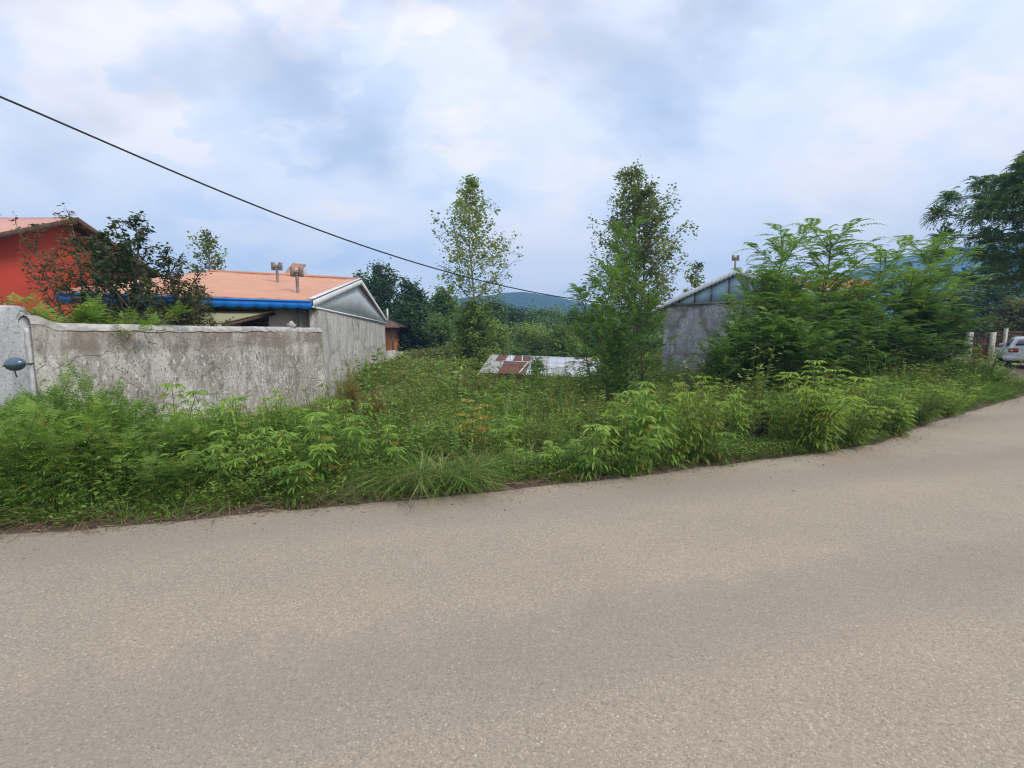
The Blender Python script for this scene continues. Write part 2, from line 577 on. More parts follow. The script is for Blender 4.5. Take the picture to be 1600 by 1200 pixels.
class MB:
    def __init__(s):
        s.v, s.q, s.t, s.n = [], [], [], 0
        s.qt, s.tt, s.qo, s.to = [], [], [], []

    def raw(s, V, Q=None, T=None, tint=None, odd=None):
        V = np.asarray(V, float).reshape(-1, 3)
        s.v.append(V)
        if Q is not None and len(Q):
            Q = np.asarray(Q, int).reshape(-1, 4)
            s.q.append(Q + s.n)
            s.qt.append(np.full(len(Q), .5) if tint is None else np.broadcast_to(tint, (len(Q),)))
            s.qo.append(np.zeros(len(Q)) if odd is None else np.broadcast_to(odd, (len(Q),)))
        if T is not None and len(T):
            T = np.asarray(T, int).reshape(-1, 3)
            s.t.append(T + s.n)
            s.tt.append(np.full(len(T), .5) if tint is None else np.broadcast_to(tint, (len(T),)))
            s.to.append(np.zeros(len(T)) if odd is None else np.broadcast_to(odd, (len(T),)))
        s.n += len(V)
        return s

    def box(s, o, ax, ay, az):
        """box with corner o and edge vectors ax ay az"""
        o, ax, ay, az = [np.asarray(a, float) for a in (o, ax, ay, az)]
        V = [o, o + ax, o + ax + ay, o + ay, o + az, o + ax + az, o + ax + ay + az, o + ay + az]
        if np.dot(np.cross(ax, ay), az) < 0:
            Q = [(0, 1, 2, 3), (4, 7, 6, 5), (0, 4, 5, 1), (1, 5, 6, 2), (2, 6, 7, 3), (3, 7, 4, 0)]
        else:
            Q = [(0, 3, 2, 1), (4, 5, 6, 7), (0, 1, 5, 4), (1, 2, 6, 5), (2, 3, 7, 6), (3, 0, 4, 7)]
        return s.raw(V, Q)

    def cbox(s, c, sx, sy, sz):
        c = np.asarray(c, float)
        return s.box(c - np.array([sx, sy, sz]) / 2, (sx, 0, 0), (0, sy, 0), (0, 0, sz))

    def strip(s, A, B, t):
        """solid ribbon: A,B point rows (n,3), thickness vector t"""
        A, B, t = np.asarray(A, float), np.asarray(B, float), np.asarray(t, float)
        n = len(A)
        V = np.concatenate([A, B, A + t, B + t])
        Q = []
        for i in range(n - 1):
            a, b, c, d = i, i + 1, n + i + 1, n + i
            Q += [(a, b, c, d), (2 * n + d, 2 * n + c, 2 * n + b, 2 * n + a),
                  (a, 2 * n + a, 2 * n + b, b), (d, c, 2 * n + c, 2 * n + d)]
        Q += [(0, n, 3 * n, 2 * n), (n - 1, 3 * n - 1, 4 * n - 1, 2 * n - 1)]
        return s.raw(V, Q)

    def tube(s, pts, rad, k=6, cap=True):
        pts = np.asarray(pts, float)
        n = len(pts)
        rad = np.broadcast_to(np.asarray(rad, float), (n,))
        d = np.gradient(pts, axis=0)
        d /= np.linalg.norm(d, axis=1, keepdims=True) + 1e-9
        up = np.where(np.abs(d[:, 2:3]) > .9, np.array([[1., 0, 0]]), np.array([[0, 0, 1.]]))
        a = np.cross(d, up)
        a /= np.linalg.norm(a, axis=1, keepdims=True) + 1e-9
        b = np.cross(d, a)
        th = np.arange(k) * 2 * pi / k
        V = pts[:, None] + rad[:, None, None] * (a[:, None] * np.cos(th)[None, :, None] + b[:, None] * np.sin(th)[None, :, None])
        i = np.arange(n - 1)[:, None] * k
        j = np.arange(k)[None]
        j2 = (j + 1) % k
        Q = np.stack([i + j, i + j2, i + k + j2, i + k + j], -1).reshape(-1, 4)
        s.raw(V.reshape(-1, 3), Q)
        if cap and k >= 3:
            o = s.n - n * k
            for base in (o, o + (n - 1) * k):
                T = [(base, base + x, base + x + 1) for x in range(1, k - 1)]
                s.t.append(np.array(T))
                s.tt.append(np.full(len(T), .5))
                s.to.append(np.zeros(len(T)))
        return s

    def leaves(s, O, D, Nn, ln, wd, tint, odd=None, fold=.25, sag=0.0):
        """rhombic folded leaves. O base, D direction, Nn up-ish normal"""
        n = len(O)
        ln = np.broadcast_to(ln, (n,))[:, None]
        wd = np.broadcast_to(wd, (n,))[:, None]
        S = np.cross(D, Nn)
        S /= np.linalg.norm(S, axis=1, keepdims=True) + 1e-9
        U = np.cross(S, D)
        tip = O + D * ln - np.array([0, 0, 1.]) * ln * sag
        m = O + D * ln * .42
        V = np.stack([O, m + S * wd * .5 - U * wd * fold, tip, m - S * wd * .5 - U * wd * fold], 1)
        i = np.arange(n)[:, None] * 4
        T = np.concatenate([i + [[0, 2, 1]], i + [[0, 3, 2]]], 1).reshape(-1, 3)
        tint = np.repeat(np.broadcast_to(tint, (n,)), 2)
        odd = np.repeat(rng.random(n) if odd is None else np.broadcast_to(odd, (n,)), 2)
        return s.raw(V.reshape(-1, 3), None, T, tint, odd)

    def lances(s, O, D, Nn, ln, wd, tint, odd=None, sag=.35):
        """longer leaf bent along its length, 2 quads + 2 tris each side joined"""
        n = len(O)
        ln = np.broadcast_to(ln, (n,))[:, None]
        wd = np.broadcast_to(wd, (n,))[:, None]
        S = np.cross(D, Nn)
        S /= np.linalg.norm(S, axis=1, keepdims=True) + 1e-9
        z = np.array([0, 0, 1.])
        c = lambda t: O + D * ln * t - z * ln * sag * t * t
        V = np.stack([O, c(.33) + S * wd * .45, c(.33) - S * wd * .45, c(.68) + S * wd * .36, c(.68) - S * wd * .36, c(1.0)], 1)
        i = np.arange(n)[:, None] * 6
        b = s.n
        tint = np.broadcast_to(tint, (n,))
        odd = rng.random(n) if odd is None else np.broadcast_to(odd, (n,))
        s.raw(V.reshape(-1, 3), (i + [[1, 3, 4, 2]]).reshape(-1, 4),
              np.concatenate([i + [[0, 1, 2]], i + [[3, 5, 4]]], 1).reshape(-1, 3), None)
        s.qt[-1] = tint
        s.qo[-1] = odd
        s.tt[-1] = np.repeat(tint, 2)
        s.to[-1] = np.repeat(odd, 2)
        return s

    def blades(s, O, az, h, bend, wd, tint, odd=None, seg=4):
        """grass blades arching over"""
        n = len(O)
        h = np.broadcast_to(h, (n,))[:, None]
        bend = np.broadcast_to(bend, (n,))[:, None]
        wd = np.broadcast_to(wd, (n,))[:, None]
        H = np.stack([np.cos(az), np.sin(az), np.zeros(n)], 1)
        S = np.stack([-np.sin(az), np.cos(az), np.zeros(n)], 1)
        rows = []
        for k in range(seg):
            t = k / seg
            c = O + H * h * bend * t ** 1.7 + np.array([0, 0, 1.]) * h * (t - .62 * np.minimum(bend, 1.3) * t ** 2.3)
            ww = wd * (1 - .75 * t) * .5
            rows += [c + S * ww, c - S * ww]
        t = 1.0
        rows.append(O + H * h * bend * t + np.array([0, 0, 1.]) * h * (t - .62 * np.minimum(bend, 1.3)))
        V = np.stack(rows, 1)
        m = 2 * seg + 1
        i = np.arange(n)[:, None] * m
        Q = np.concatenate([i + [[2 * k, 2 * k + 2, 2 * k + 3, 2 * k + 1]] for k in range(seg - 1)], 1).reshape(-1, 4)
        T = (i + [[2 * seg - 2, 2 * seg, 2 * seg - 1]]).reshape(-1, 3)
        tint = np.broadcast_to(tint, (n,))
        odd = rng.random(n) if odd is None else np.broadcast_to(odd, (n,))
        s.raw(V.reshape(-1, 3), Q, T)
        s.qt[-1] = np.repeat(tint, seg - 1)
        s.qo[-1] = np.repeat(odd, seg - 1)
        s.tt[-1] = tint
        s.to[-1] = odd
        return s

    def mesh(s, name, mat=None, smooth=False, attrs=True):
        me = bpy.data.meshes.new(name)
        V = np.concatenate(s.v) if s.v else np.zeros((0, 3))
        Q = np.concatenate(s.q) if s.q else np.zeros((0, 4), int)
        T = np.concatenate(s.t) if s.t else np.zeros((0, 3), int)
        me.vertices.add(len(V))
        me.vertices.foreach_set('co', V.ravel())
        nl = Q.size + T.size
        me.loops.add(nl)
        me.loops.foreach_set('vertex_index', np.concatenate([Q.ravel(), T.ravel()]).astype(np.int32))
        me.polygons.add(len(Q) + len(T))
        st = np.concatenate([np.arange(len(Q)) * 4, Q.size + np.arange(len(T)) * 3]).astype(np.int32)
        me.polygons.foreach_set('loop_start', st)
        if smooth:
            me.polygons.foreach_set('use_smooth', np.ones(len(st), bool))
        me.update(calc_edges=True)
        me.validate()
        if attrs and len(me.polygons) == len(st):
            for nm, a, b in (('tint', s.qt, s.tt), ('odd', s.qo, s.to)):
                at = me.attributes.new(nm, 'FLOAT', 'FACE')
                at.data.foreach_set('value', np.concatenate([*(a or [np.zeros(0)]), *(b or [np.zeros(0)])]).astype(np.float32))
        if mat is not None:
            me.materials.append(mat)
        return me

    def build(s, name, mat, parent=None, smooth=False, attrs=False):
        return add(name, s.mesh(name, mat, smooth, attrs), parent)


def unit(v):
    v = np.asarray(v, float)
    return v / (np.linalg.norm(v, axis=-1, keepdims=True) + 1e-9)


def vnoise(x, y, s=1.0, seed=0):
    """cheap smooth value noise from sines"""
    x, y = np.asarray(x) * s, np.asarray(y) * s
    r = np.random.default_rng(seed + 100)
    o = 0
    for k in range(6):
        a, b, c = r.normal(size=3)
        o = o + np.sin(a * 1.6 * x + b * 1.6 * y + c * 7)
    return o / 6


# ------------------------------------------------------------------ ground
EDGE_PX = [(0, 834), (110, 828), (220, 818), (330, 808), (400, 800), (520, 790), (700, 774), (860, 757), (1000, 742),
           (1100, 729), (1200, 716), (1270, 708), (1370, 692), (1450, 661), (1500, 647), (1600, 617)]
EP = np.array([G(u, v)[:2] for u, v in EDGE_PX])
EP = np.vstack([[-30, 1.0], [-12, 2.9], [-6.5, 3.45], EP, EP[-1] + [3.5, 1.7], EP[-1] + [12, 6.5], EP[-1] + [45, 28]])


def edge_y(x):
    return np.interp(x, EP[:, 0], EP[:, 1])


def sstep(a, b, x):
    t = np.clip((np.asarray(x, float) - a) / (b - a), 0, 1)
    return t * t * (3 - 2 * t)


def gz(x, y):
    x, y = np.asarray(x, float), np.asarray(y, float)
    s = np.clip(y - edge_y(x) - .8, 0, None)
    z = -.065 * np.minimum(s, 28)
    z = z * (1 - sstep(9, 14, x) * (1 - sstep(40, 60, y))) 
    z = z - .35 * sstep(-3, -6, x) * sstep(4, 8, y) * 0
    z = z + 1.15 * np.exp(-((x + 4.0) / 3.4) ** 2 - ((y - 28.5) / 4.5) ** 2)
    z = z + .05 * vnoise(x, y, .9, 3) * sstep(.3, 2, s)
    far = sstep(75, 210, y)
    z = z + far * (4.0 + 5 * sstep(10, -50, x) + 1.2 * vnoise(x, y, .022, 5))
    z = z + sstep(120, 400, np.abs(x)) * 10 * sstep(20, 120, y)
    return z - .02


def grid_axis(a, b, fine, c=0.0, grow=1.16, dmin=.25, dmax=40):
    pts = [c]
    d = dmin
    x = c
    while x < b:
        if abs(x - c) > fine:
            d = min(d * grow, dmax)
        x += d
        pts.append(min(x, b))
    lo = []
    d = dmin
    x = c
    while x > a:
        if abs(x - c) > fine:
            d = min(d * grow, dmax)
        x -= d
        lo.append(max(x, a))
    return np.array(lo[::-1] + pts)


gx = grid_axis(-1150, 1150, 14)
gy = np.concatenate([np.arange(-30, 0, 3.), grid_axis(0, 1150, 34)])
X, Y = np.meshgrid(gx, gy)
Z = gz(X, Y)
Z = np.where(Y < edge_y(X) - .2, -.02, Z)
mb = MB()
nx, ny = len(gx), len(gy)
ii, jj = np.meshgrid(np.arange(nx - 1), np.arange(ny - 1))
q = np.stack([jj * nx + ii, jj * nx + ii + 1, (jj + 1) * nx + ii + 1, (jj + 1) * nx + ii], -1).reshape(-1, 4)
mb.raw(np.stack([X, Y, Z], -1).reshape(-1, 3), q)
tag(mb.build('ground', MT['ground'], smooth=True), kind='structure')

# road: sheet with a ragged broken edge
xs = np.concatenate([np.arange(-30, -6, .5), np.arange(-6, 14, .04), np.arange(14, 60, .5)])
jag = .028 * vnoise(xs, xs * 0, 2.6, 1) + .018 * vnoise(xs, xs * 0, 9, 2) + .009 * vnoise(xs, xs * 0, 31, 4)
ye = edge_y(xs) + jag
rows = [np.stack([xs, ye, 0 * xs - .03], 1), np.stack([xs, ye - .012, 0 * xs - .003], 1), np.stack([xs, ye - .05, 0 * xs], 1)]
for f in (.75, .5, .25, 0):
    rows.append(np.stack([xs, (ye - .05) * f + (-14) * (1 - f) if f < .75 else ye - .6, 0 * xs], 1))
mb = MB()
n = len(xs)
Q = []
for r_ in range(len(rows) - 1):
    a = np.arange(n - 1) + r_ * n
    Q.append(np.stack([a + n, a + n + 1, a + 1, a], 1))
mb.raw(np.concatenate(rows), np.concatenate(Q))
tag(mb.build('road', MT['road'], smooth=True), kind='structure')

# strip of bare dark soil and litter beside the asphalt
xs = np.arange(-12, 22, .08)
e = edge_y(xs)
wv = .34 + .10 * vnoise(xs, xs * 0, 1.3, 9)
mb = MB()
A = np.stack([xs, e - .04, 0 * xs - .012], 1)
B = np.stack([xs, e + wv * .5, 0 * xs + .012], 1)
C = np.stack([xs, e + wv, 0 * xs - .015], 1)
n = len(xs)
a = np.arange(n - 1)
mb.raw(np.concatenate([A, B, C]), np.concatenate([np.stack([a, a + 1, a + n + 1, a + n], 1), np.stack([a + n, a + n + 1, a + 2 * n + 1, a + 2 * n], 1)]))
tag(mb.build('verge_soil', MT['soil'], smooth=True), kind='structure')

# dirt drive in front of the gate
drv = np.array([G(1541, 573)[:2], G(1548, 583)[:2], G(1560, 593)[:2], G(1600, 599)[:2], G(1680, 606)[:2], (40, 24), (48, 34), (40, 40), (27, 29), (23.5, 26)])
jt = np.array([drv[i] * (1 - f) + drv[(i + 1) % len(drv)] * f for i in range(len(drv)) for f in (0, .25, .5, .75)])
drv = jt + .16 * np.stack([vnoise(jt[:, 0], jt[:, 1], 1.7, 61), vnoise(jt[:, 0], jt[:, 1], 1.9, 62)], 1)


def in_drive(x, y):
    ins = np.zeros(len(x), bool)
    for i in range(len(drv)):
        a, b = drv[i], drv[(i + 1) % len(drv)]
        c = (a[1] > y) != (b[1] > y)
        xi = (b[0] - a[0]) * (y - a[1]) / (b[1] - a[1] + 1e-9) + a[0]
        ins ^= c & (x < xi)
    return ins



cc = drv.mean(0)
mb = MB()
V = [(cc[0], cc[1], .0)] + [(p[0], p[1], -.004) for p in drv]
mb.raw(V, None, [(0, i + 1, (i + 1) % len(drv) + 1) for i in range(len(drv))])
o = tag(mb.build('dirt_drive', MT['dirt']), kind='structure')

# ------------------------------------------------------------------ mountains and far wood


def ridge(name, D, pts, depth, base=-2.5, amp=1.5, label=None):
    us = np.linspace(pts[0][0], pts[-1][0], 150)
    vv = np.interp(us, [p[0] for p in pts], [p[1] for p in pts])
    top = np.array([P(u, v, D) for u, v in zip(us, vv)])
    top[:, 2] += amp * vnoise(top[:, 0], top[:, 0] * 0, .05, 11) + amp * .5 * vnoise(top[:, 0], top[:, 0] * 0, .17, 12)
    nr = 16
    V = []
    for k in range(-nr, nr + 1):
        f = k / nr
        h = (cos(pi * f) + 1) / 2
        x = top[:, 0] * (1 + f * depth / D)
        y = np.full(len(us), D + f * depth) + 6 * vnoise(top[:, 0], top[:, 0] * 0 + k, .03, 8)
        z = base + (top[:, 2] - base) * h + (1 - abs(f)) * (0 if k == 0 else 1) * amp * 1.6 * vnoise(x, y, .05, 6)
        V.append(np.stack([x, y, z], 1))
    nx = len(us)
    ny = 2 * nr + 1
    ii, jj = np.meshgrid(np.arange(nx - 1), np.arange(ny - 1))
    q = np.stack([jj * nx + ii, jj * nx + ii + 1, (jj + 1) * nx + ii + 1, (jj + 1) * nx + ii], -1).reshape(-1, 4)
    mb = MB()
    mb.raw(np.concatenate(V), q)
    return tag(mb.build(name, MT['mountain'], smooth=True), kind='structure')


ridge('mountain', 700, [(380, 510), (500, 492), (620, 480), (720, 466), (765, 461), (800, 457), (815, 456), (850, 461), (900, 471), (960, 480), (1060, 490), (1200, 505), (1300, 518)], 130)
ridge('mountain', 900, [(1050, 515), (1150, 490), (1230, 462), (1290, 445), (1335, 425), (1380, 408), (1450, 396), (1520, 385), (1700, 380), (1900, 420), (2200, 515)], 160)


def blobs(mb, C, Rr, H, nl, ls, dens_seed=0):
    """tree masses: a knobbly core and a shell of leaf clumps"""
    r = np.random.default_rng(dens_seed)
    for c, rr, h in zip(C, Rr, H):
        d = unit(r.normal(size=(nl, 3)))
        d[:, 2] = np.abs(d[:, 2]) * 1.0 - .25
        lump = 1 + .16 * np.sin(d[:, 0] * 5 + c[0]) * np.sin(d[:, 1] * 6 + c[1]) + .12 * np.sin(d[:, 2] * 9 + c[0] * 3)
        rad = (.78 + .28 * r.random(nl) ** .6) * lump
        O = np.stack([c[0] + d[:, 0] * rr * rad, c[1] + d[:, 1] * rr * rad, c[2] + h * .55 + d[:, 2] * h * .48 * rad], 1)
        t = .30 + .22 * r.random() + .28 * (r.random(nl) - .5) + .12 * np.sin(d[:, 0] * 7 + c[1] * 2)
        Dd = unit(d + .9 * r.normal(size=(nl, 3)))
        mb.leaves(O, Dd, unit(d + .5 * r.normal(size=(nl, 3)) + [0, 0, .8]), ls * (.6 + .8 * r.random(nl)), ls * .7, np.clip(t, 0, 1))
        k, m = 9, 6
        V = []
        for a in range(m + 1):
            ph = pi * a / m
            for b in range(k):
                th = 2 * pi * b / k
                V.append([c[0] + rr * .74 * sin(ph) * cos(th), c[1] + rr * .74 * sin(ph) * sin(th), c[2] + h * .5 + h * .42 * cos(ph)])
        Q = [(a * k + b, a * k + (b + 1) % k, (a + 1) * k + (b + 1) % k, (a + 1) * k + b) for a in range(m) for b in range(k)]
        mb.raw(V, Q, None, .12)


# wooded hillside beyond the field: reads as one mass
r = np.random.default_rng(21)
mb = MB()
C, Rr, H = [], [], []
for i in range(420):
    y = 62 + 165 * r.random() ** 1.1
    x = (r.random() * 2 - 1) * (y * .62) + y * .04
    x = np.clip(x, -90, 110)
    C.append((x, y, float(gz(x, y))))
    k = .8 + .7 * r.random()
    Rr.append(2.6 * k * (.8 + y / 260))
    H.append(max(2.5, (1.6 + .048 * y + (0 if x > -10 else 2.5) - C[-1][2]) * (.66 + .36 * r.random())))
blobs(mb, C, Rr, H, 210, .62, 4)
tag(mb.build('far_woods', MT['leaf_mid'], attrs=True),
    'rounded green woodland covering the low hillside below the blue mountain', 'woodland', kind='stuff')


# ------------------------------------------------------------------ plant generators
def fronds(mb, O, D, Ln, pairs, pl, pw, tint, droop=.35, lance=False, taper=True, term=True, rach=None, fwd=.35, odd=None, sagl=.15):
    """pinnate leaves: O origins, D directions, Ln rachis lengths"""
    n = len(O)
    D = unit(D)
    Ln = np.broadcast_to(Ln, (n,))
    z = np.array([0, 0, 1.])
    S = np.cross(D, z)
    S = unit(S + 1e-6)
    U = unit(np.cross(S, D))
    ts = (np.arange(pairs) + .9) / (pairs + .3)
    OO, DD, NN, LL, TT, OD = [], [], [], [], [], []
    od = rng.random(n) if odd is None else np.broadcast_to(odd, (n,))
    for t in ts:
        pos = O + D * (Ln * t)[:, None] - z * (Ln * droop * t * t)[:, None]
        tang = unit(D - z * 2 * droop * t)
        size = (1 - .55 * abs(t - .45) / .55) if taper else 1.0
        for sg in (-1, 1):
            d = unit(S * sg + tang * (fwd + .25 * t) - z * .12 + rng.normal(size=(n, 3)) * .10)
            OO.append(pos)
            DD.append(d)
            NN.append(unit(U + rng.normal(size=(n, 3)) * .22))
            LL.append(np.full(n, pl * size) * (.85 + .3 * rng.random(n)))
            TT.append(tint + .10 * (rng.random(n) - .5))
            OD.append(od)
    if term:
        pos = O + D * Ln[:, None] - z * (Ln * droop)[:, None]
        OO.append(pos)
        DD.append(unit(D - z * 2 * droop))
        NN.append(U)
        LL.append(np.full(n, pl))
        TT.append(tint + 0 * Ln)
        OD.append(od)
    OO, DD, NN = np.concatenate(OO), np.concatenate(DD), np.concatenate(NN)
    LL, TT, OD = np.concatenate(LL), np.clip(np.concatenate(TT), 0, 1), np.concatenate(OD)
    if lance:
        mb.lances(OO, DD, NN, LL, LL * (pw / pl), TT, OD, sag=sagl + .15)
    else:
        mb.leaves(OO, DD, NN, LL, LL * (pw / pl), TT, OD, sag=sagl)
    if rach:
        w = rach
        A = O
        Bm = O + D * (Ln * .5)[:, None] - z * (Ln * droop * .25)[:, None]
        Bt = O + D * Ln[:, None] - z * (Ln * droop)[:, None]
        V = np.stack([A + S * w, A - S * w, Bm + S * w, Bm - S * w, Bt, ], 1)
        i = np.arange(n)[:, None] * 5
        mb.raw(V.reshape(-1, 3), (i + [[0, 2, 3, 1]]).reshape(-1, 4), (i + [[2, 4, 3]]).reshape(-1, 3), .85)


def sapling_meshes(H, seed, nbr=13, fr_per=9, fl=.42, pairs=11, pl=.105, pw=.03, spread=.9, t0=.18, tb=.45, lean=0.0, topf=1.0, stems=1):
    """young tree with long pinnate leaves. returns (stem mesh, foliage mesh)"""
    global rng
    keep = rng
    rng = np.random.default_rng(seed)
    st, fo = MB(), MB()
    for sidx in range(stems):
        az0 = rng.random() * 6.28
        off = np.array([cos(az0), sin(az0), 0]) * (.12 * sidx)
        lean_v = np.array([cos(az0), sin(az0), 0]) * (lean + .12 * sidx + .04)
        h = H * (1 - .14 * sidx * rng.random())
        T = np.linspace(0, 1, 9)
        tr = off + np.outer(T, [0, 0, h]) + np.outer(T ** 1.5, lean_v * h) + .02 * h * np.stack([np.sin(T * 7 + seed), np.cos(T * 6 + seed), 0 * T], 1)
        st.tube(tr, .010 * h * .45 * (1 - .85 * T) + .003, 6)
        O, D, TI, LN = [], [], [], []
        for b in range(nbr):
            t = t0 + (1 - t0) * (b + .5) / nbr * .93
            p0 = np.array([np.interp(t, T, tr[:, i]) for i in range(3)])
            az = b * 2.399 + rng.random() * .6
            bl = spread * (H / 4.2) * (1.1 - .55 * ((t - t0) / (1 - t0)) ** 1.5) * (.45 + .85 * rng.random())
            up = .75 + 1.1 * t + .25 * rng.normal()
            d = unit(np.array([cos(az), sin(az), up]))
            S = np.linspace(0, 1, 5)
            bl = bl * (1 + .25 * up / 2)
            br = p0 + np.outer(S * bl, d) - np.outer(S ** 2, [0, 0, .05 * bl])
            st.tube(br, (.010 * (1 - .75 * S) + .002) * (H / 4), 4)
            for k in range(fr_per):
                s_ = .12 + .88 * (k + rng.random() * .5) / fr_per
                o = np.array([np.interp(s_, S, br[:, i]) for i in range(3)])
                sg = 1 if k % 2 else -1
                side = np.cross(d, [0, 0, 1.])
                dd = unit(side * sg * (.75 + .3 * rng.random()) + d * (.35 + .5 * s_) + rng.normal(size=3) * .32 + [0, 0, .42])
                O.append(o)
                D.append(dd)
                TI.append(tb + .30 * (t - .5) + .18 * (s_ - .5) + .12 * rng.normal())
                LN.append(fl * (.7 + .5 * rng.random()))
        # whorl of fronds up the leader
        for k in range(int(14 * topf)):
            t = .62 + .38 * k / 14
            p0 = np.array([np.interp(t, T, tr[:, i]) for i in range(3)])
            az = k * 2.399
            O.append(p0)
            D.append(unit([cos(az), sin(az), .55 + .8 * (t - .6)]))
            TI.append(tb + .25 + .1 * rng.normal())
            LN.append(fl * (1.15 - .6 * (t - .62)))
        O, D = np.array(O), np.array(D)
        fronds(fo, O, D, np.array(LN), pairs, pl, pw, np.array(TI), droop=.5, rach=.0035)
    rng = keep
    return st.mesh('stem', MT['stem_olive']), fo.mesh('foliage', MT['leaf_frond'])


def place2(kind, a, b, names, loc, rz, sc, label, cat, group=None):
    o = empty(kind, loc, label, cat, group, rz)
    o.scale = (sc, sc, sc) if not isinstance(sc, tuple) else sc
    add(names[0], a, o)
    add(names[1], b, o)
    return o


def weed_mesh(H, seed, nodes=9, ll=.20, lf=.115, lw=.030, branches=3, tb=.5, pairs=3, splay=.35, mat='leaf_weed'):
    """leafy weed: several stems, opposite compound leaves with drooping lance leaflets"""
    global rng
    keep = rng
    rng = np.random.default_rng(seed)
    st, fo = MB(), MB()
    for s_ in range(branches):
        az = s_ * 2.4 + rng.random()
        ln = splay * (0 if s_ == 0 else .5 + rng.random())
        h = H * (1 if s_ == 0 else .6 + .32 * rng.random())
        T = np.linspace(0, 1, 6)
        tr = np.outer(T, [0, 0, h]) + np.outer(T ** 1.4, [cos(az) * ln * h, sin(az) * ln * h, 0])
        st.tube(tr, .0075 * (1 - .7 * T) + .002, 5)
        O, D, TI, LN = [], [], [], []
        for k in range(nodes):
            t = .16 + .84 * (k / (nodes - 1)) ** .85
            p0 = np.array([np.interp(t, T, tr[:, i]) for i in range(3)])
            m = 2 if t < .95 else 5
            for j in range(m):
                a = k * 1.57 + j * 2 * pi / m + .35 * rng.normal()
                up = .25 + .55 * t if t < .95 else .85
                O.append(p0)
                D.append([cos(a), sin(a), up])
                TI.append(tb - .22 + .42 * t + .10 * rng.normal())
                LN.append(ll * (1.15 - .55 * t) * (.8 + .4 * rng.random()))
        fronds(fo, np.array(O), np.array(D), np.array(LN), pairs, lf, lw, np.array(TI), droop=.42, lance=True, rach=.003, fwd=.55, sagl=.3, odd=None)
    rng = keep
    return st.mesh('stem', MT['stem']), fo.mesh('foliage', MT[mat])


def feather_mesh(H, seed, stems=7, per=22, mat='leaf_feather', tb=.5, fl=.16, pl=.05, pw=.012, pairs=6, splay=.5):
    global rng
    keep = rng
    rng = np.random.default_rng(seed)
    st, fo = MB(), MB()
    for s_ in range(stems):
        az = s_ * 2.4 + rng.random()
        ln = splay * rng.random()
        h = H * (.65 + .4 * rng.random())
        T = np.linspace(0, 1, 6)
        tr = np.outer(T, [0, 0, h]) + np.outer(T ** 1.5, [cos(az) * ln * h, sin(az) * ln * h, 0])
        st.tube(tr, .005 * (1 - .7 * T) + .0015, 4)
        t = .12 + .88 * rng.random(per)
        O = np.stack([np.interp(t, T, tr[:, i]) for i in range(3)], 1)
        a = rng.random(per) * 6.28
        up = .3 + .8 * t
        D = np.stack([np.cos(a), np.sin(a), up], 1)
        # side twig then frond
        bl = (.35 * (1.1 - t) * H * (.4 + .6 * rng.random(per)))[:, None]
        D = unit(D)
        for q_ in (0, .45, .9):
            fronds(fo, O + D * bl * q_, unit(D + rng.normal(size=(per, 3)) * .45), fl * (.7 + .6 * rng.random(per)), pairs, pl, pw,
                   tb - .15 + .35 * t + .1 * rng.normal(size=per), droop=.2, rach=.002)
    rng = keep
    return st.mesh('stem', MT['stem']), fo.mesh('foliage', MT[mat])


def clump_mesh(seed, h, rad, n, ll, lw, tb=.5, mat='leaf_field', stems=10):
    """bushy low weed clump of small leaves on thin stems"""
    r = np.random.default_rng(seed)
    mb = MB()
    a = r.random(stems) * 6.28
    rr = rad * np.sqrt(r.random(stems))
    B = np.stack([rr * .5 * np.cos(a), rr * .5 * np.sin(a), 0 * a], 1)
    Tp = np.stack([rr * 1.25 * np.cos(a), rr * 1.25 * np.sin(a), h * (.65 + .4 * r.random(stems))], 1)
    for b, t in zip(B, Tp):
        mb.tube([b, (b + t) / 2 + [0, 0, .03], t], [.004, .003, .0015], 3, cap=False)
    k = r.integers(0, stems, n)
    t = .15 + .85 * r.random(n) ** .75
    O = B[k] + (Tp[k] - B[k]) * t[:, None] + r.normal(size=(n, 3)) * .018
    az = r.random(n) * 6.28
    D = unit(np.stack([np.cos(az), np.sin(az), .1 + .6 * r.random(n)], 1))
    mb.leaves(O, D, unit(np.stack([0 * az, 0 * az, 1 + 0 * az], 1) + .4 * r.normal(size=(n, 3))),
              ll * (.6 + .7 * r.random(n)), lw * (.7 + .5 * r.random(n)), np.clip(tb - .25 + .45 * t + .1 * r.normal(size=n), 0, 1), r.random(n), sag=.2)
    return mb.mesh('clump', MT[mat])


def tuft_mesh(seed, n, h, bend, wd, rad, mat='grass', tb=.5, seg=4):
    r = np.random.default_rng(seed)
    mb = MB()
    a = r.random(n) * 6.28
    rr = rad * np.sqrt(r.random(n))
    O = np.stack([rr * np.cos(a), rr * np.sin(a), 0 * a], 1)
    az = a + r.normal(size=n) * .9
    mb.blades(O, az, h * (.35 + .8 * r.random(n)), bend * (.3 + 1.0 * r.random(n)), wd * (.7 + .6 * r.random(n)),
              np.clip(tb + .2 * r.normal(size=n), 0, 1), r.random(n), seg)
    return mb.mesh('tuft', MT[mat])


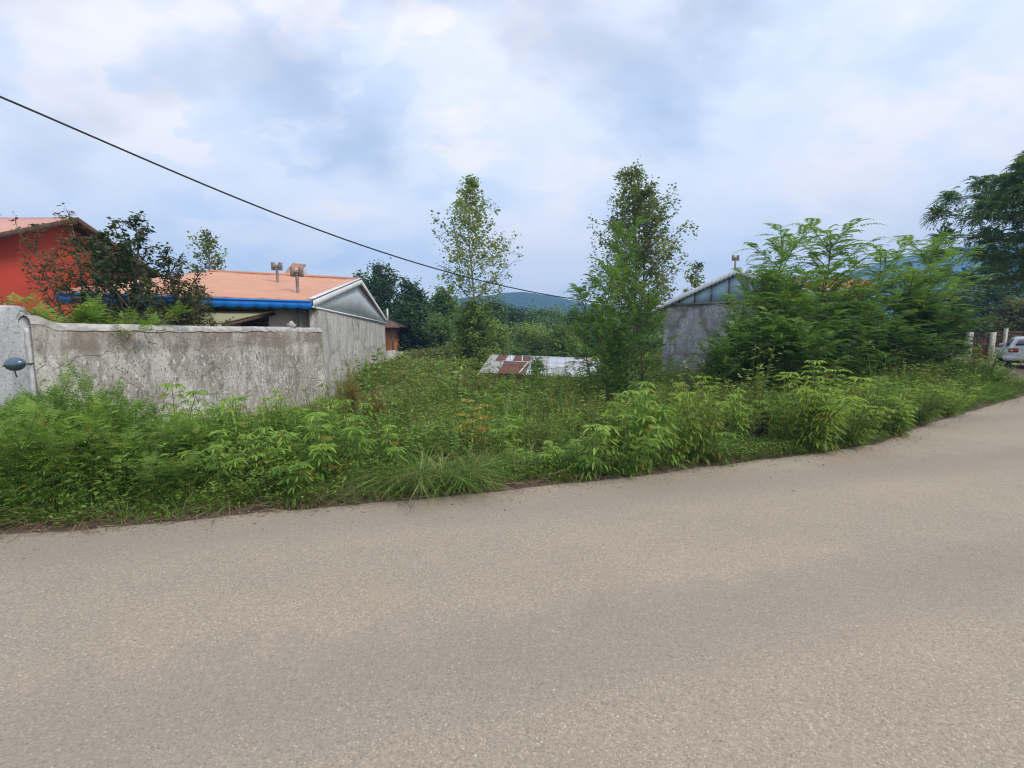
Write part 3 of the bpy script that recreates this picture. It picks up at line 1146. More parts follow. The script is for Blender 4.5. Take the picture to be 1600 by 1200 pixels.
def scatter(name, label, cat, protos, pts, rots, scl, tilt=.12):
    """ground cover nobody could count: one object that sets out clumps with geometry nodes"""
    pc = bpy.data.collections.new(name + '_sources')
    for i, me in enumerate(protos):
        pc.objects.link(bpy.data.objects.new('%s_source_%02d' % (name, i), me))
    n = len(pts)
    me = bpy.data.meshes.new(name)
    me.vertices.add(n)
    me.vertices.foreach_set('co', np.asarray(pts, float).ravel())
    r = np.random.default_rng(len(name) + n)
    at = me.attributes.new('rot', 'FLOAT_VECTOR', 'POINT')
    at.data.foreach_set('vector', np.stack([r.normal(size=n) * tilt, r.normal(size=n) * tilt, rots], 1).ravel())
    at = me.attributes.new('scl', 'FLOAT', 'POINT')
    at.data.foreach_set('value', np.asarray(scl, np.float32))
    at = me.attributes.new('idx', 'INT', 'POINT')
    at.data.foreach_set('value', r.integers(0, len(protos), n).astype(np.int32))
    o = add(name, me)
    ng = bpy.data.node_groups.new(name, 'GeometryNodeTree')
    ng.interface.new_socket('Geometry', in_out='INPUT', socket_type='NodeSocketGeometry')
    ng.interface.new_socket('Geometry', in_out='OUTPUT', socket_type='NodeSocketGeometry')
    gi, go = ng.nodes.new('NodeGroupInput'), ng.nodes.new('NodeGroupOutput')
    ip = ng.nodes.new('GeometryNodeInstanceOnPoints')
    ci = ng.nodes.new('GeometryNodeCollectionInfo')
    ci.inputs['Collection'].default_value = pc
    ci.inputs['Separate Children'].default_value = True
    ci.inputs['Reset Children'].default_value = True

    def na(nm, dt):
        x = ng.nodes.new('GeometryNodeInputNamedAttribute')
        x.data_type = dt
        x.inputs['Name'].default_value = nm
        return x.outputs['Attribute']
    lk = ng.links.new
    lk(gi.outputs[0], ip.inputs['Points'])
    lk(ci.outputs[0], ip.inputs['Instance'])
    ip.inputs['Pick Instance'].default_value = True
    lk(na('idx', 'INT'), ip.inputs['Instance Index'])
    lk(na('rot', 'FLOAT_VECTOR'), ip.inputs['Rotation'])
    lk(na('scl', 'FLOAT'), ip.inputs['Scale'])
    lk(ip.outputs[0], go.inputs[0])
    md = o.modifiers.new('scatter', 'NODES')
    md.node_group = ng
    return tag(o, label, cat, kind='stuff')


def tree(name, label, cat, base, H, prof, mat, nbr=22, sub=6, nl=60, ls=.1, lw=.085, trunk=.11, seed=1, lean=(0, 0), t0=.25,
         up=.5, sig=.16, bark='bark', forks=1, group=None, tb=.5, fine=3, bend=.3, droopy=False, sublen=.45):
    """tapered trunk, limbs and a crown of leaves gathered on the twigs. prof(t)->radius at height fraction t"""
    r = np.random.default_rng(seed)
    root = empty(name, base, label, cat, group)
    tk, cr = MB(), MB()
    pmax = max(prof(q_) for q_ in np.linspace(t0, 1, 12))
    T = np.linspace(0, 1, 12)
    for fk in range(forks):
        fa = fk * 2.4 + seed
        fl_ = 0 if forks == 1 else (.07 + .03 * fk if forks > 2 else .05)
        hh = H * (1 - .10 * fk)
        tr = np.stack([lean[0] * T ** 1.3 * H + cos(fa) * fl_ * H * sstep(.12, 1, T) * .9 + .012 * H * np.sin(T * 8 + seed + fk),
                       lean[1] * T ** 1.3 * H + sin(fa) * fl_ * H * sstep(.12, 1, T) * .9 + .012 * H * np.cos(T * 7 + seed), hh * T], 1)
        tk.tube(tr, trunk * (1 - fk * .25) * (1 - .93 * T ** .9) + .006, 8)
        for b in range(nbr // forks):
            t = t0 + (1 - t0) * ((b + r.random() * .8) / (nbr // forks)) ** .9
            t = min(t, .985)
            p0 = np.array([np.interp(t, T, tr[:, i]) for i in range(3)])
            az = b * 2.399 + r.random() * .9
            Lb = prof(t) * (.6 + .55 * r.random())
            el = up * (.6 + .8 * r.random()) + .5 * t * up
            d = unit(np.array([cos(az), sin(az), el]))
            S = np.linspace(0, 1, 6)
            br = p0 + np.outer(S * Lb, d) + np.outer(S ** 2, [0, 0, bend * Lb * (-.6 if droopy else .4)]) + .04 * Lb * r.normal(size=(6, 3)) * S[:, None]
            rad0 = max(.012, trunk * .42 * (1 - t) + .008)
            tk.tube(br, rad0 * (1 - .85 * S) + .003, 4)
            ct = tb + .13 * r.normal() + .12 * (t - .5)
            for k in range(sub):
                s_ = .22 + .78 * (k + r.random()) / sub
                o = np.array([np.interp(min(s_, 1), S, br[:, i]) for i in range(3)])
                sd_ = unit(r.normal(size=3) * .8 + d * .5 + [0, 0, .25])
                sl = Lb * sublen * (.5 + .7 * r.random()) * (1.15 - .5 * s_)
                e_ = o + sd_ * sl
                tk.tube([o, o + sd_ * sl * .5 + [0, 0, .03], e_], [.008, .005, .002], 3, cap=False)
                n_ = max(3, int(nl * (.5 + r.random()) * min(1.3, .35 + .75 * Lb / pmax)))
                tt = r.random(n_) ** .8
                O = o + sd_ * sl * tt[:, None] * 1.08 + r.normal(size=(n_, 3)) * sig * (.4 + .6 * r.random())
                a_ = r.random(n_) * 6.28
                D = unit(np.stack([np.cos(a_), np.sin(a_), -.35 + .9 * (r.random(n_) - .4)], 1))
                Nn = unit(r.normal(size=(n_, 3)) * .7 + [0, 0, 1.0])
                outw = .12 * tt
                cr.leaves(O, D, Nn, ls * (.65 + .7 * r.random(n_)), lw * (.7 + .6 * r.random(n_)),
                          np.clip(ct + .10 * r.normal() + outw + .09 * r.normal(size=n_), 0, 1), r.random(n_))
    add('trunk', tk.mesh('trunk', MT[bark], True, False), root)
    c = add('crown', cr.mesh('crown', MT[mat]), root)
    return root


# ------------------------------------------------------------------ buildings
ZV = np.array([0, 0, 1.])


def v3(p, z):
    return np.array([p[0], p[1], z])


def scallop(a, b, drop, n, depth, out, t=.02, nper=6, top=0.0):
    """board from a to b hanging by drop, its lower edge cut in scallops"""
    k = n * nper + 1
    s = np.linspace(0, 1, k)
    A = a + np.outer(s, b - a) + ZV * top
    ph = (s * n) % 1.0
    sc = depth * np.abs(np.sin(np.pi * s * n))
    B = A - np.outer(drop - depth + sc, ZV)
    return MB().strip(A, B, np.asarray(out) * t)


def cowl(root, base, h, sc=1.0, across=(1, 0, 0), mat='pipe'):
    """H shaped draught cowl on a flue pipe"""
    base = np.asarray(base, float)
    ac = unit(across)
    m = MB()
    m.tube([base, base + ZV * h * .5, base + ZV * h], .045 * sc, 10)
    m.build('flue_pipe', MT[mat], root, True)
    m = MB()
    top = base + ZV * h
    m.tube([top - ac * .11 * sc, top, top + ac * .11 * sc], .06 * sc, 10)
    for sg in (-1, 1):
        c = top + ac * .125 * sc * sg
        m.tube([c - ZV * .135 * sc, c - ZV * .13 * sc, c, c + ZV * .13 * sc, c + ZV * .135 * sc],
               [.062 * sc, .07 * sc, .066 * sc, .07 * sc, .062 * sc], 12)
    m.build('cowl', MT[mat], root, True)
    m = MB()
    m.tube([top - ZV * .1 * sc, top - ZV * .06 * sc], .062 * sc, 12)
    m.build('collar', MT[mat], root, True)


# ---- house with the salmon roof
hs = empty('grey_house', (0, 0, 0), 'low house with salmon sheet roof, blue scalloped eaves and blue-grey gable', 'house')
A0 = P(487, 468, 11.7)
B0 = P(603, 499, 24.0)
R0 = P(563, 437, 17.3)
ev = unit(np.array([-.87, -.49, 0]))
ab = unit(v3(B0 - A0, 0))
nout = np.array([ab[1], -ab[0], 0])           # outward from the gable (towards +x)
LR = 4.8
m = MB()
th = ZV * -.05


def sheet_slab(a, b, c, d, t):
    return MB().raw([a, b, c, d, a + t, b + t, c + t, d + t],
                    [(0, 1, 2, 3), (7, 6, 5, 4), (0, 4, 5, 1), (1, 5, 6, 2), (2, 6, 7, 3), (3, 7, 4, 0)])


def roof_wavy(a, b, c, d, t, nu, nv, amp, ribs=0, ribamp=0.0, seed=1):
    """roof sheet a-b (eave) c-d (ridge, c over b) with slight dents"""
    us, vs_ = np.linspace(0, 1, nu), np.linspace(0, 1, nv)
    U, V = np.meshgrid(us, vs_)
    Pp = (a[None, None] * ((1 - U) * (1 - V))[..., None] + b * (U * (1 - V))[..., None] + c * (U * V)[..., None] + d * ((1 - U) * V)[..., None])
    dz = amp * vnoise(U * 9, V * 7, 1.3, seed)
    if ribs:
        dz = dz + ribamp * np.abs(np.cos(U * ribs * pi)) ** 6
    Pp[..., 2] += dz
    Bq = Pp + t
    n_ = nu * nv
    ii, jj = np.meshgrid(np.arange(nu - 1), np.arange(nv - 1))
    q = np.stack([jj * nu + ii, jj * nu + ii + 1, (jj + 1) * nu + ii + 1, (jj + 1) * nu + ii], -1).reshape(-1, 4)
    m = MB()
    Q = [q, q[:, ::-1] + n_]
    e1 = np.arange(nu - 1)
    Q.append(np.stack([e1 + 1, e1, e1 + n_, e1 + 1 + n_], 1))
    l_ = (nv - 1) * nu
    Q.append(np.stack([l_ + e1, l_ + e1 + 1, l_ + e1 + 1 + n_, l_ + e1 + n_], 1))
    e2 = np.arange(nv - 1) * nu
    Q.append(np.stack([e2, e2 + nu, e2 + nu + n_, e2 + n_], 1))
    Q.append(np.stack([e2 + nu + nu - 1, e2 + nu - 1, e2 + nu - 1 + n_, e2 + nu + nu - 1 + n_], 1))
    return m.raw(np.concatenate([Pp.reshape(-1, 3), Bq.reshape(-1, 3)]), np.concatenate(Q))


front = roof_wavy(A0 + ev * LR, A0, R0, R0 + ev * LR, th, 50, 22, .018, 13, .012, 3)
front.build('roof', MT['roof_orange'], hs, True)
back = roof_wavy(R0 + ev * LR, R0 + ev * .0, B0, B0 + ev * LR, th, 10, 6, .01)
back.build('roof', MT['roof_orange'], hs)
rc = MB().tube([R0 - ev * .05 + ZV * .02, R0 + ev * LR * .5 + ZV * .03, R0 + ev * LR + ZV * .0], .05, 8)
rc.build('ridge_cap', MT['roof_orange'], hs, True)
# pale flashing along the gable edge and the ridge
bb = MB().strip(np.array([A0 + ZV * .012 + nout * .04, R0 + ZV * .03 + nout * .04]), np.array([A0 + ZV * .012 + ev * .1, R0 + ZV * .03 + ev * .1]), ZV * .018)
bb.build('flashing', MT['white_paint'], hs)
scallop(A0 + nout * .03 - ZV * .02, R0 + nout * .03 - ZV * .0, .20, 26, .05, nout, .02).build('bargeboard', MT['white_paint'], hs)
scallop(R0 + nout * .03, B0 + nout * .03, .16, 1, .0, nout, .02).build('bargeboard', MT['white_paint'], hs)
# profiled gable sheet
ns = 111
sg_ = np.linspace(0, 1, ns)
Ln_ = np.linalg.norm(B0 - A0)
bot = A0 + np.outer(sg_, B0 - A0) - ZV * .17
fr = np.linalg.norm((R0 - A0)[:2]) / Ln_
topz = np.where(sg_ < fr, A0[2] + (R0[2] - A0[2]) * sg_ / fr, R0[2] + (B0[2] - R0[2]) * (sg_ - fr) / (1 - fr)) - .02
rib = np.where((np.arange(ns) // 2) % 2 == 0, 0, .022)
Ag = bot.copy()
Ag[:, 2] = topz
Ag += np.outer(rib, nout) - nout * .03
Bg = bot + np.outer(rib, nout) - nout * .03
MB().strip(Ag, Bg, -nout * .01).build('gable_sheet', MT['gable_blue'], hs)
m = MB().box(A0 - ZV * .215 + nout * .0 - ab * .02, (B0 - A0) * 1.0, nout * .05, ZV * .05)
m.build('gable_trim', MT['white_paint'], hs)
# blue eaves
scallop(A0 + ZV * -.03 - ab * .03, A0 + ev * LR - ZV * .03 - ab * .03, .225, 15, .035, -ab, .02).build('fascia', MT['blue'], hs)
m = MB().box(A0 - ab * .055 - ZV * .075, ev * LR, -ab * .02, ZV * .04)
m.build('fascia_batten', MT['blue'], hs)
# soffit
pin = ab * .75
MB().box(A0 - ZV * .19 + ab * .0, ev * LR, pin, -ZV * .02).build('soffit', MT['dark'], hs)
# walls
Cw = P(497, 520, 12.0)
Cw2 = P(602, 520, 24.0)
cw = unit(v3(Cw2 - Cw, 0))
cn = np.array([cw[1], -cw[0], 0])
wtopA, wtopB = A0[2] - .21, B0[2] - .21
m = MB()
nu, nv_ = 60, 18
us = np.linspace(0, 1, nu)
Lw = np.linalg.norm((Cw2 - Cw)[:2])
Vf, Vb = [], []
for j in range(nv_):
    for i in range(nu):
        u_ = us[i]
        zt = wtopA + (wtopB - wtopA) * u_
        zb = -2.6
        z_ = zb + (zt - zb) * j / (nv_ - 1)
        b_ = v3(Cw[:2] + cw[:2] * Lw * u_, z_)
        dd = .012 * vnoise(u_ * 24, z_ * 2.0, 1.2, 31)
        Vf.append(b_ + cn * dd)
        Vb.append(b_ - cn * .2)
Vf, Vb = np.array(Vf), np.array(Vb)
ii, jj = np.meshgrid(np.arange(nu - 1), np.arange(nv_ - 1))
q = np.stack([jj * nu + ii, jj * nu + ii + 1, (jj + 1) * nu + ii + 1, (jj + 1) * nu + ii], -1).reshape(-1, 4)
m.raw(np.concatenate([Vf, Vb]), np.concatenate([q, q[:, ::-1] + nu * nv_,
      [[0, nu * nv_, nu * nv_ + (nv_ - 1) * nu, (nv_ - 1) * nu]], [[nu - 1, nu * nv_ - 1, 2 * nu * nv_ - 1, nu * nv_ + nu - 1]],
      [[(nv_ - 1) * nu, nu * nv_ + (nv_ - 1) * nu, 2 * nu * nv_ - 1, nu * nv_ - 1]]]))
m.build('gable_wall', MT['wall_house'], hs, True)
fw0 = Cw + cw * .30 - cn * .21
m = MB().box(v3(fw0, -1.6), ev * (LR - .35), cw * .2, ZV * (A0[2] - .21 + 1.6))
m.build('front_wall', MT['cream'], hs)
m = MB().box(v3(fw0 + ev * (LR - .35), -1.6), cw * 11.0, -ev * .2, ZV * (A0[2] - .21 + 1.6))
m.build('side_wall', MT['cream'], hs)
m = MB().box(v3(Cw2 + ev * .05, -2.6), ev * (LR - .5), -cw * .2, ZV * (wtopB + 2.6))
m.build('rear_wall', MT['cream'], hs)
# left end gable of the house
E1, E2, E3 = A0 + ev * (LR - .2), B0 + ev * (LR - .2), R0 + ev * (LR - .2)
MB().raw([E1 - ZV * .2, E2 - ZV * .2, E3 - ZV * .06, E1 - ZV * .2 - ev * .04, E2 - ZV * .2 - ev * .04, E3 - ZV * .06 - ev * .04],
         [(0, 3, 4, 1), (1, 4, 5, 2), (2, 5, 3, 0)], [(0, 1, 2), (5, 4, 3)]).build('end_gable', MT['gable_blue'], hs)
# barred windows of the front wall
fn = -cw


def onfront(u, v, off=0.0):
    h_ = hit(u, fw0 + fn * off, ev)
    return np.array([h_[0], h_[1], zat(u, v, h_[1])])


for (u0, u1, va, vb) in ((388, 421, 492, 503), (380, 421, 506, 520), (318, 346, 494, 520)):
    a, b = onfront(u1, vb, .01), onfront(u0, vb, .01)
    top = onfront(u1, va, .01)[2]
    hgt = top - a[2]
    wn = MB().box(a, b - a, fn * .015, ZV * hgt).build('window', MT['dark'], hs)
    fm = MB()
    fm.box(a + fn * .016 - ZV * .03, b - a, fn * .03, ZV * .03)
    fm.box(a + fn * .016 + ZV * hgt, b - a, fn * .03, ZV * .03)
    nb = 9
    for k in range(nb + 1):
        fm.box(a + fn * .016 + (b - a) * k / nb, (b - a) / nb * .16, fn * .02, ZV * hgt)
    fm.build('bars', MT['brown_wood'], wn)
# corner pipes on the front wall
pp = onfront(470, 500, .25)
MB().tube([v3(pp, -1.0), v3(pp, 1.0), v3(pp, A0[2] - .22)], .055, 10).build('drain_pipe', MT['pipe_dark'], hs, True)
pp = onfront(486, 500, .05)
MB().tube([v3(pp, -1.0), v3(pp, 1.0), v3(pp, A0[2] - .25)], .028, 8).build('drain_pipe', MT['white_paint'], hs, True)
# mossy lean-to sheet in the yard, under the eave
ca, cb = onfront(432, 487, .1), onfront(330, 487, .1)
ca[2], cb[2] = zat(432, 486, ca[1]), zat(432, 486, ca[1])
cdn = fn * 1.5 - ZV * .34
cl = roof_wavy(cb + cdn + ev * .3, ca + cdn + ev * .55, ca, cb, -ZV * .03, 90, 8, .006, 22, .03)
cl.build('porch_roof', MT['moss'], hs, True)
m = MB().box(ca + cdn + ev * .55 - ZV * .10, -cdn - ev * .5, -ev * .05, ZV * .06)
m.build('porch_rafter', MT['brown_wood'], hs)
m = MB().box(cb + cdn + ev * .3 - ZV * .12, (ca - cb) + ev * .25, fn * .03, ZV * .08)
m.build('porch_fascia', MT['cream'], hs)
for f_ in (.06, .9):
    bp = ca + cdn + ev * .55 + (cb - ca) * f_
    MB().box(v3(bp, -1.2), ev * .07, -fn * .07, ZV * (bp[2] + 1.1)).build('porch_post', MT['cream'], hs)
# raised hatch behind the ridge and the white end pole
hb = P(446, 436, 17.2)
htop = P(470, 413, 18.4)
hx = unit(ev) * .75
m = sheet_slab(P(436, 437, 16.3), P(461, 434, 16.9), P(478, 413, 18.2), P(457, 411, 17.6), -ZV * .04)
m.build('roof_hatch', MT['roof_orange'], hs)
hq = [P(461, 435, 16.95), P(478, 414.5, 18.2)]
m = MB().raw([hq[0], hq[1], v3(hq[1], hq[0][2] - .2), hq[0] + ev * .05, hq[1] + ev * .05, v3(hq[1] + ev * .05, hq[0][2] - .2)],
             [(0, 3, 4, 1), (1, 4, 5, 2), (2, 5, 3, 0)], [(0, 1, 2), (5, 4, 3)])
m.build('hatch_cheek', MT['white_paint'], hs)
pl_ = P(604.5, 500, 24.1)
MB().box(pl_ - [0, 0, .15], (.07, 0, 0), (0, .07, 0), (.0, 0, .75)).build('corner_post', MT['white_paint'], hs)
# the two flues belong to the roof
f1 = P(466, 466, 12.3)
fl1 = empty('flue', (0, 0, 0))
fl1.parent = hs
fl1.name = 'flue'


def roofz(p):
    """height of the front slope above a plan point"""
    n_ = np.cross(R0 - A0, ev)
    return A0[2] - (n_[0] * (p[0] - A0[0]) + n_[1] * (p[1] - A0[1])) / n_[2]


for (u, vbase, vtop, D, sc) in ((465.5, 461, 425, 12.6, .92), (433.5, 434, 416, 14.2, .85)):
    b_ = P(u, vbase, D)
    b_[2] = roofz(b_) - .05
    ht = zat(u, vtop, D) - b_[2]
    cowl(fl1, b_, ht, sc, (1, .1, 0))
bpy.data.objects.remove

# low wall stub behind the far corner
m = MB().box(v3(P(602, 550, 24.3), -2.6), (.38, .05, 0), (-.2, 1.6, 0), ZV * (2.6 + zat(604, 549, 24.3)))
tag(m.build('low_wall', MT['wall_house']), 'short low cement wall stub against the far corner of the grey gable wall', 'wall')

# ---- yard wall
yw = empty('yard_wall', (0, 0, 0), 'long weathered cement yard wall stained brown along its rounded top', 'wall')
W0 = P(60, 520, 6.0)
wd_ = v3(Cw - W0, 0)
Lw2 = np.linalg.norm(wd_)
wd_ = wd_ / Lw2
wn_ = np.array([wd_[1], -wd_[0], 0])
nu = 130
us = np.linspace(0, 1, nu)
prof_ = [(-.10, -1.6), (-.10, -.6), (-.10, .2), (-.10, .8), (-.10, 1.2), (-.10, 1.45), (-.10, 1.58), (-.085, 1.66), (-.05, 1.705), (0, 1.72), (.05, 1.70), (.09, 1.66), (.11, 1.56), (.11, 1.0), (.11, -1.6)]
nv_ = len(prof_)
V = []
for (o_, z_) in prof_:
    for i, u_ in enumerate(us):
        s_ = u_ * (Lw2 + .17) - .14
        zz = z_
        if z_ > 1.5:
            zz += .018 * vnoise(s_, 0, 1.1, 5) + .008 * vnoise(s_, 3, 5, 6)
            if s_ < .3:
                zz += .10 * (1 - max(s_, 0) / .3) ** 2
        b_ = W0 + wd_ * s_ - wn_ * o_ * -1
        off = .014 * vnoise(s_ * 1.5, zz * 1.5, 1.6, 7) + .006 * vnoise(s_ * 7, zz * 7, 1.6, 8)
        V.append(v3(W0 + wd_ * s_ + wn_ * (-o_ + off * (1 if o_ < 0 else 0)), zz))
V = np.array(V)
ii, jj = np.meshgrid(np.arange(nu - 1), np.arange(nv_ - 1))
q = np.stack([jj * nu + ii, jj * nu + ii + 1, (jj + 1) * nu + ii + 1, (jj + 1) * nu + ii], -1).reshape(-1, 4)
MB().raw(V, q).build('wall_face', MT['wall_yard'], yw, True)
# lime cap smeared over the top
V2 = []
cp_ = [(-.098, 1.60), (-.09, 1.672), (-.052, 1.716), (0, 1.732), (.05, 1.712), (.094, 1.67), (.114, 1.6)]
for (o_, z_) in cp_:
    for i, u_ in enumerate(us):
        s_ = u_ * (Lw2 + .17) - .14
        zz = z_ + .018 * vnoise(s_, 0, 1.1, 5) + .008 * vnoise(s_, 3, 5, 6) + (.10 * (1 - max(s_, 0) / .3) ** 2 if s_ < .3 else 0)
        if o_ == -.098:
            zz += .035 * vnoise(s_, 1, 6, 12) + .02
        V2.append(v3(W0 + wd_ * s_ + wn_ * (-o_ + (.012 if o_ < -.05 else 0)), zz))
nv2 = len(cp_)
ii, jj = np.meshgrid(np.arange(nu - 1), np.arange(nv2 - 1))
q = np.stack([jj * nu + ii, jj * nu + ii + 1, (jj + 1) * nu + ii + 1, (jj + 1) * nu + ii], -1).reshape(-1, 4)
MT['lime'] = simple('pale lime capping', (.42, .40, .375), .95, var=.4, scale=8, bump=.3)
MB().raw(np.array(V2), q).build('capping', MT['lime'], yw, True)
# small white lump of masonry on the wall top
lp = W0 + wd_ * (Lw2 * .86)
lq = hit(456, W0, wd_)
o = MB()
o.cbox(v3(lq, 1.765), .17, .12, .11)
o.tube([v3(lq, 1.80), v3(lq, 1.86), v3(lq, 1.89)], [.07, .05, .012], 8)
tag(o.build('masonry_lump', MT['lime']), 'small white lump of masonry sitting on top of the yard wall', 'masonry')

# ---- gate pier at the left edge
pr = empty('gate_pier', (0, 0, 0), 'pale limewashed pier with a rounded top at the left end of the yard wall', 'pier')
us = np.linspace(-1.9, .0, 40)
px0 = W0[0]
py0 = W0[1] - .12
pf, zt_ = [], []
prf = []
for u_ in us:
    t_ = 1.95 + .02 * vnoise(u_, 0, 3, 3)
    if u_ > -.22:
        k_ = (u_ + .22) / .22
        t_ -= .26 * k_ ** 2.2
    prf.append(t_)
V = []
rows_ = [(-.0, 'b'), (0, 't'), (.06, 'tt'), (.22, 'tt'), (.28, 't'), (.28, 'b')]
lv = [-1.2, -.2, .5, 1.0, 1.4, 1.7]
cols = []
for u_, t_ in zip(us, prf):
    c_ = [(px0 + u_, py0 + .01 * vnoise(u_ * 4, z_ * 4, 1, 2), min(z_, t_ - .06)) for z_ in lv]
    c_ += [(px0 + u_, py0 + .012, t_ - .03), (px0 + u_, py0 + .04, t_), (px0 + u_, py0 + .12, t_), (px0 + u_, py0 + .15, t_ - .05), (px0 + u_, py0 + .15, -1.2)]
    cols.append(c_)
V = np.array(cols)
nc, nr_ = V.shape[:2]
ii, jj = np.meshgrid(np.arange(nr_ - 1), np.arange(nc - 1))
q = np.stack([jj * nr_ + ii, (jj + 1) * nr_ + ii, (jj + 1) * nr_ + ii + 1, jj * nr_ + ii + 1], -1).reshape(-1, 4)
m = MB().raw(V.reshape(-1, 3), q)
m.box(V[-1][0] - [.002, 0, 0], (.001, 0, 0), (0, .15, 0), (0, 0, V[-1][5][2] + 1.2))
m.build('pier_body', MT['wall_pillar'], pr, True)
MT['lime_edge'] = simple('flaking white edge', (.62, .62, .6), .95, var=.25, scale=9, bump=.4)
m = MB()
zs_ = np.linspace(-.9, 1.66, 40)
for sd_ in (0,):
    A = np.stack([px0 - .055 - .018 * vnoise(zs_, zs_, 9, 3), 0 * zs_ + py0 - .012, zs_], 1)
    B = np.stack([px0 + .012 + 0 * zs_, 0 * zs_ + py0 - .012, zs_], 1)
    m.strip(A, B, (0, .16, 0))
m.build('edge_band', MT['lime_edge'], pr)
# glossy rounded fixture on an arm
fx = empty('wall_lamp', (0, 0, 0), 'glossy blue-grey rounded lamp head on a short arm in front of the pale pier', 'lamp')
c_ = P(24, 569, 5.35)
m = MB()
for s0, s1 in ((0, 1),):
    pts = [(-.135 + .27 * i / 12) for i in range(13)]
    rr = [max(.02, .088 * math.sqrt(max(0, 1 - (2 * (i / 12) - 1) ** 2)) * (1.0 - .12 * i / 12)) for i in range(13)]
    m.tube([c_ + np.array([p_ * .78, 0, .03 * (i / 12 - .5)]) for i, p_ in enumerate(pts)], rr, 18)
m.build('lamp_head', MT['chrome'], fx, True)
m = MB()
m.tube([c_ + [-.13, 0, -.02], c_ + [-.26, .1, -.03], c_ + [-.36, .25, -.03], c_ + [-.36, py0 - c_[1] + .01, -.03]], .013, 8)
m.tube([c_ + [-.02, 0, -.08], c_ + [.0, .0, -.16]], .008, 6)
m.build('arm', MT['pipe_dark'], fx, True)

# ---- red house
rh = empty('red_house', (0, 0, 0), 'tall red painted house gable under a faded pink roof with brown eaves', 'house')
RA, RE = P(118, 340, 14.0), P(245, 432, 17.2)
xg = -13.62
RA = np.array([xg, 14.0, RA[2]])
RE = np.array([xg, 17.2, RE[2]])
RL = np.array([xg, 10.8, RE[2]])
dep = np.array([-9., 0, 0])
V = []
for x_ in (0, 1):
    for p_ in ((RL + [0, .25, -.15]), (RE + [0, -.25, -.15]), (RA - [0, 0, .12])):
        V.append(p_ + dep * x_)
    V.append(np.array([xg, RL[1] + .25, -1]) + dep * x_)
    V.append(np.array([xg, RE[1] - .25, -1]) + dep * x_)
MB().raw(V, [(3, 4, 1, 0), (5, 6, 9, 8), (0, 5, 8, 3), (4, 9, 6, 1)], [(0, 1, 2), (7, 6, 5)]).build('wall', MT['red_wall'], rh)
ovr = np.array([.5, 0, 0])
sl = RL + (RL - RA) * .10
sr = RE + (RE - RA) * .10
for a, c in ((sl, RA), (RA, sr)):
    roof_wavy(*((a + dep, a + ovr, c + ovr, c + dep)), -ZV * .04, 40, 6, .006, 18, .02).build('roof', MT['roof_pink'], rh)
for a, c in ((sl, RA), (sr, RA)):
    MB().strip(np.array([a + ovr + ZV * .01, c + ovr + ZV * .01]), np.array([a + ovr - ZV * .14, c + ovr - ZV * .14]), (.03, 0, 0)).build('bargeboard', MT['brown_wood'], rh)
    MB().strip(np.array([a + ovr - ZV * .06, c + ovr - ZV * .06]), np.array([a - ZV * .06, c - ZV * .06]), -ZV * .015).build('soffit', MT['brown_wood'], rh)
m = MB().tube([P(-20, 378, 13.2), P(10, 382, 13.4), P(42, 388, 13.5)], .012, 5)
m.build('conduit', MT['cable'], rh)

# ---- right hand house
rt = empty('blue_gable_house', (0, 0, 0), 'small grey cement house with a light blue sheet gable behind the saplings', 'house')
c0 = P(1038, 477, 16.0)
c1 = P(1296, 463, 12.6)
ze = c0[2]
c1[2] = ze
rd = unit(v3(c1 - c0, 0))
rn = np.array([rd[1], -rd[0], 0])
if rn[1] > 0:
    rn = -rn
Wd = np.linalg.norm((c1 - c0)[:2])
mid = (c0 + c1) / 2
ap = v3(mid, zat(1143, 424, mid[1]))
m = MB()
nu, nv_ = 40, 14
Vf = []
for j in range(nv_):
    for i in range(nu):
        z_ = -2.2 + (ze + 2.2) * j / (nv_ - 1)
        s_ = Wd * i / (nu - 1)
        Vf.append(v3(c0[:2] + rd[:2] * s_, z_) + rn * .015 * vnoise(s_ * 2, z_ * 2, 1, 3))
ii, jj = np.meshgrid(np.arange(nu - 1), np.arange(nv_ - 1))
q = np.stack([jj * nu + ii, jj * nu + ii + 1, (jj + 1) * nu + ii + 1, (jj + 1) * nu + ii], -1).reshape(-1, 4)
m.raw(Vf, q)
m.box(v3(c0, -2.2) - rn * .02, rd * Wd, -rn * 7.5, ZV * (ze + 2.2))
m.build('wall', MT['wall_right'], rt, True)
# gable of separate blue sheets
npan = 9
slope = (ap[2] - ze) / (Wd / 2)
for k in range(npan):
    a_, b_ = Wd * k / npan + .012, Wd * (k + 1) / npan - .012
    za, zb = ze + slope * min(a_, Wd - a_) - .03, ze + slope * min(b_, Wd - b_) - .03
    A, B = c0 + rd * a_, c0 + rd * b_
    off = rn * (.03 + .008 * (k % 2))
    pts_t = [v3(A, max(za, ze + .03)), v3(B, max(zb, ze + .03))]
    if a_ < Wd / 2 < b_:
        pts_t = [pts_t[0], v3(c0 + rd * Wd / 2, ap[2] - .03), pts_t[1]]
    bt = [v3(p_, ze + .02) for p_ in pts_t]
    MB().strip(np.array(pts_t) + off, np.array(bt) + off, -rn * .012).build('panel', MT['gable_blue2'], rt)
    if k:
        sm_ = c0 + rd * (a_ - .012) + off
        MB().box(v3(sm_, ze + .03), rd * .03, rn * .02, ZV * (ze + slope * min(a_, Wd - a_) - .06 - ze - .03)).build('seam', MT['pipe'], rt)
m = MB().box(v3(c0 - rd * .05, ze - .03) + rn * .0, rd * (Wd + .1), rn * .07, ZV * .05)
m.build('trim', MT['pipe'], rt)
oh = .42
el = c0 - rd * oh - ZV * slope * oh
er = c1 + rd * oh - ZV * slope * oh
fo_ = rn * .14
bk = -rn * 7.8
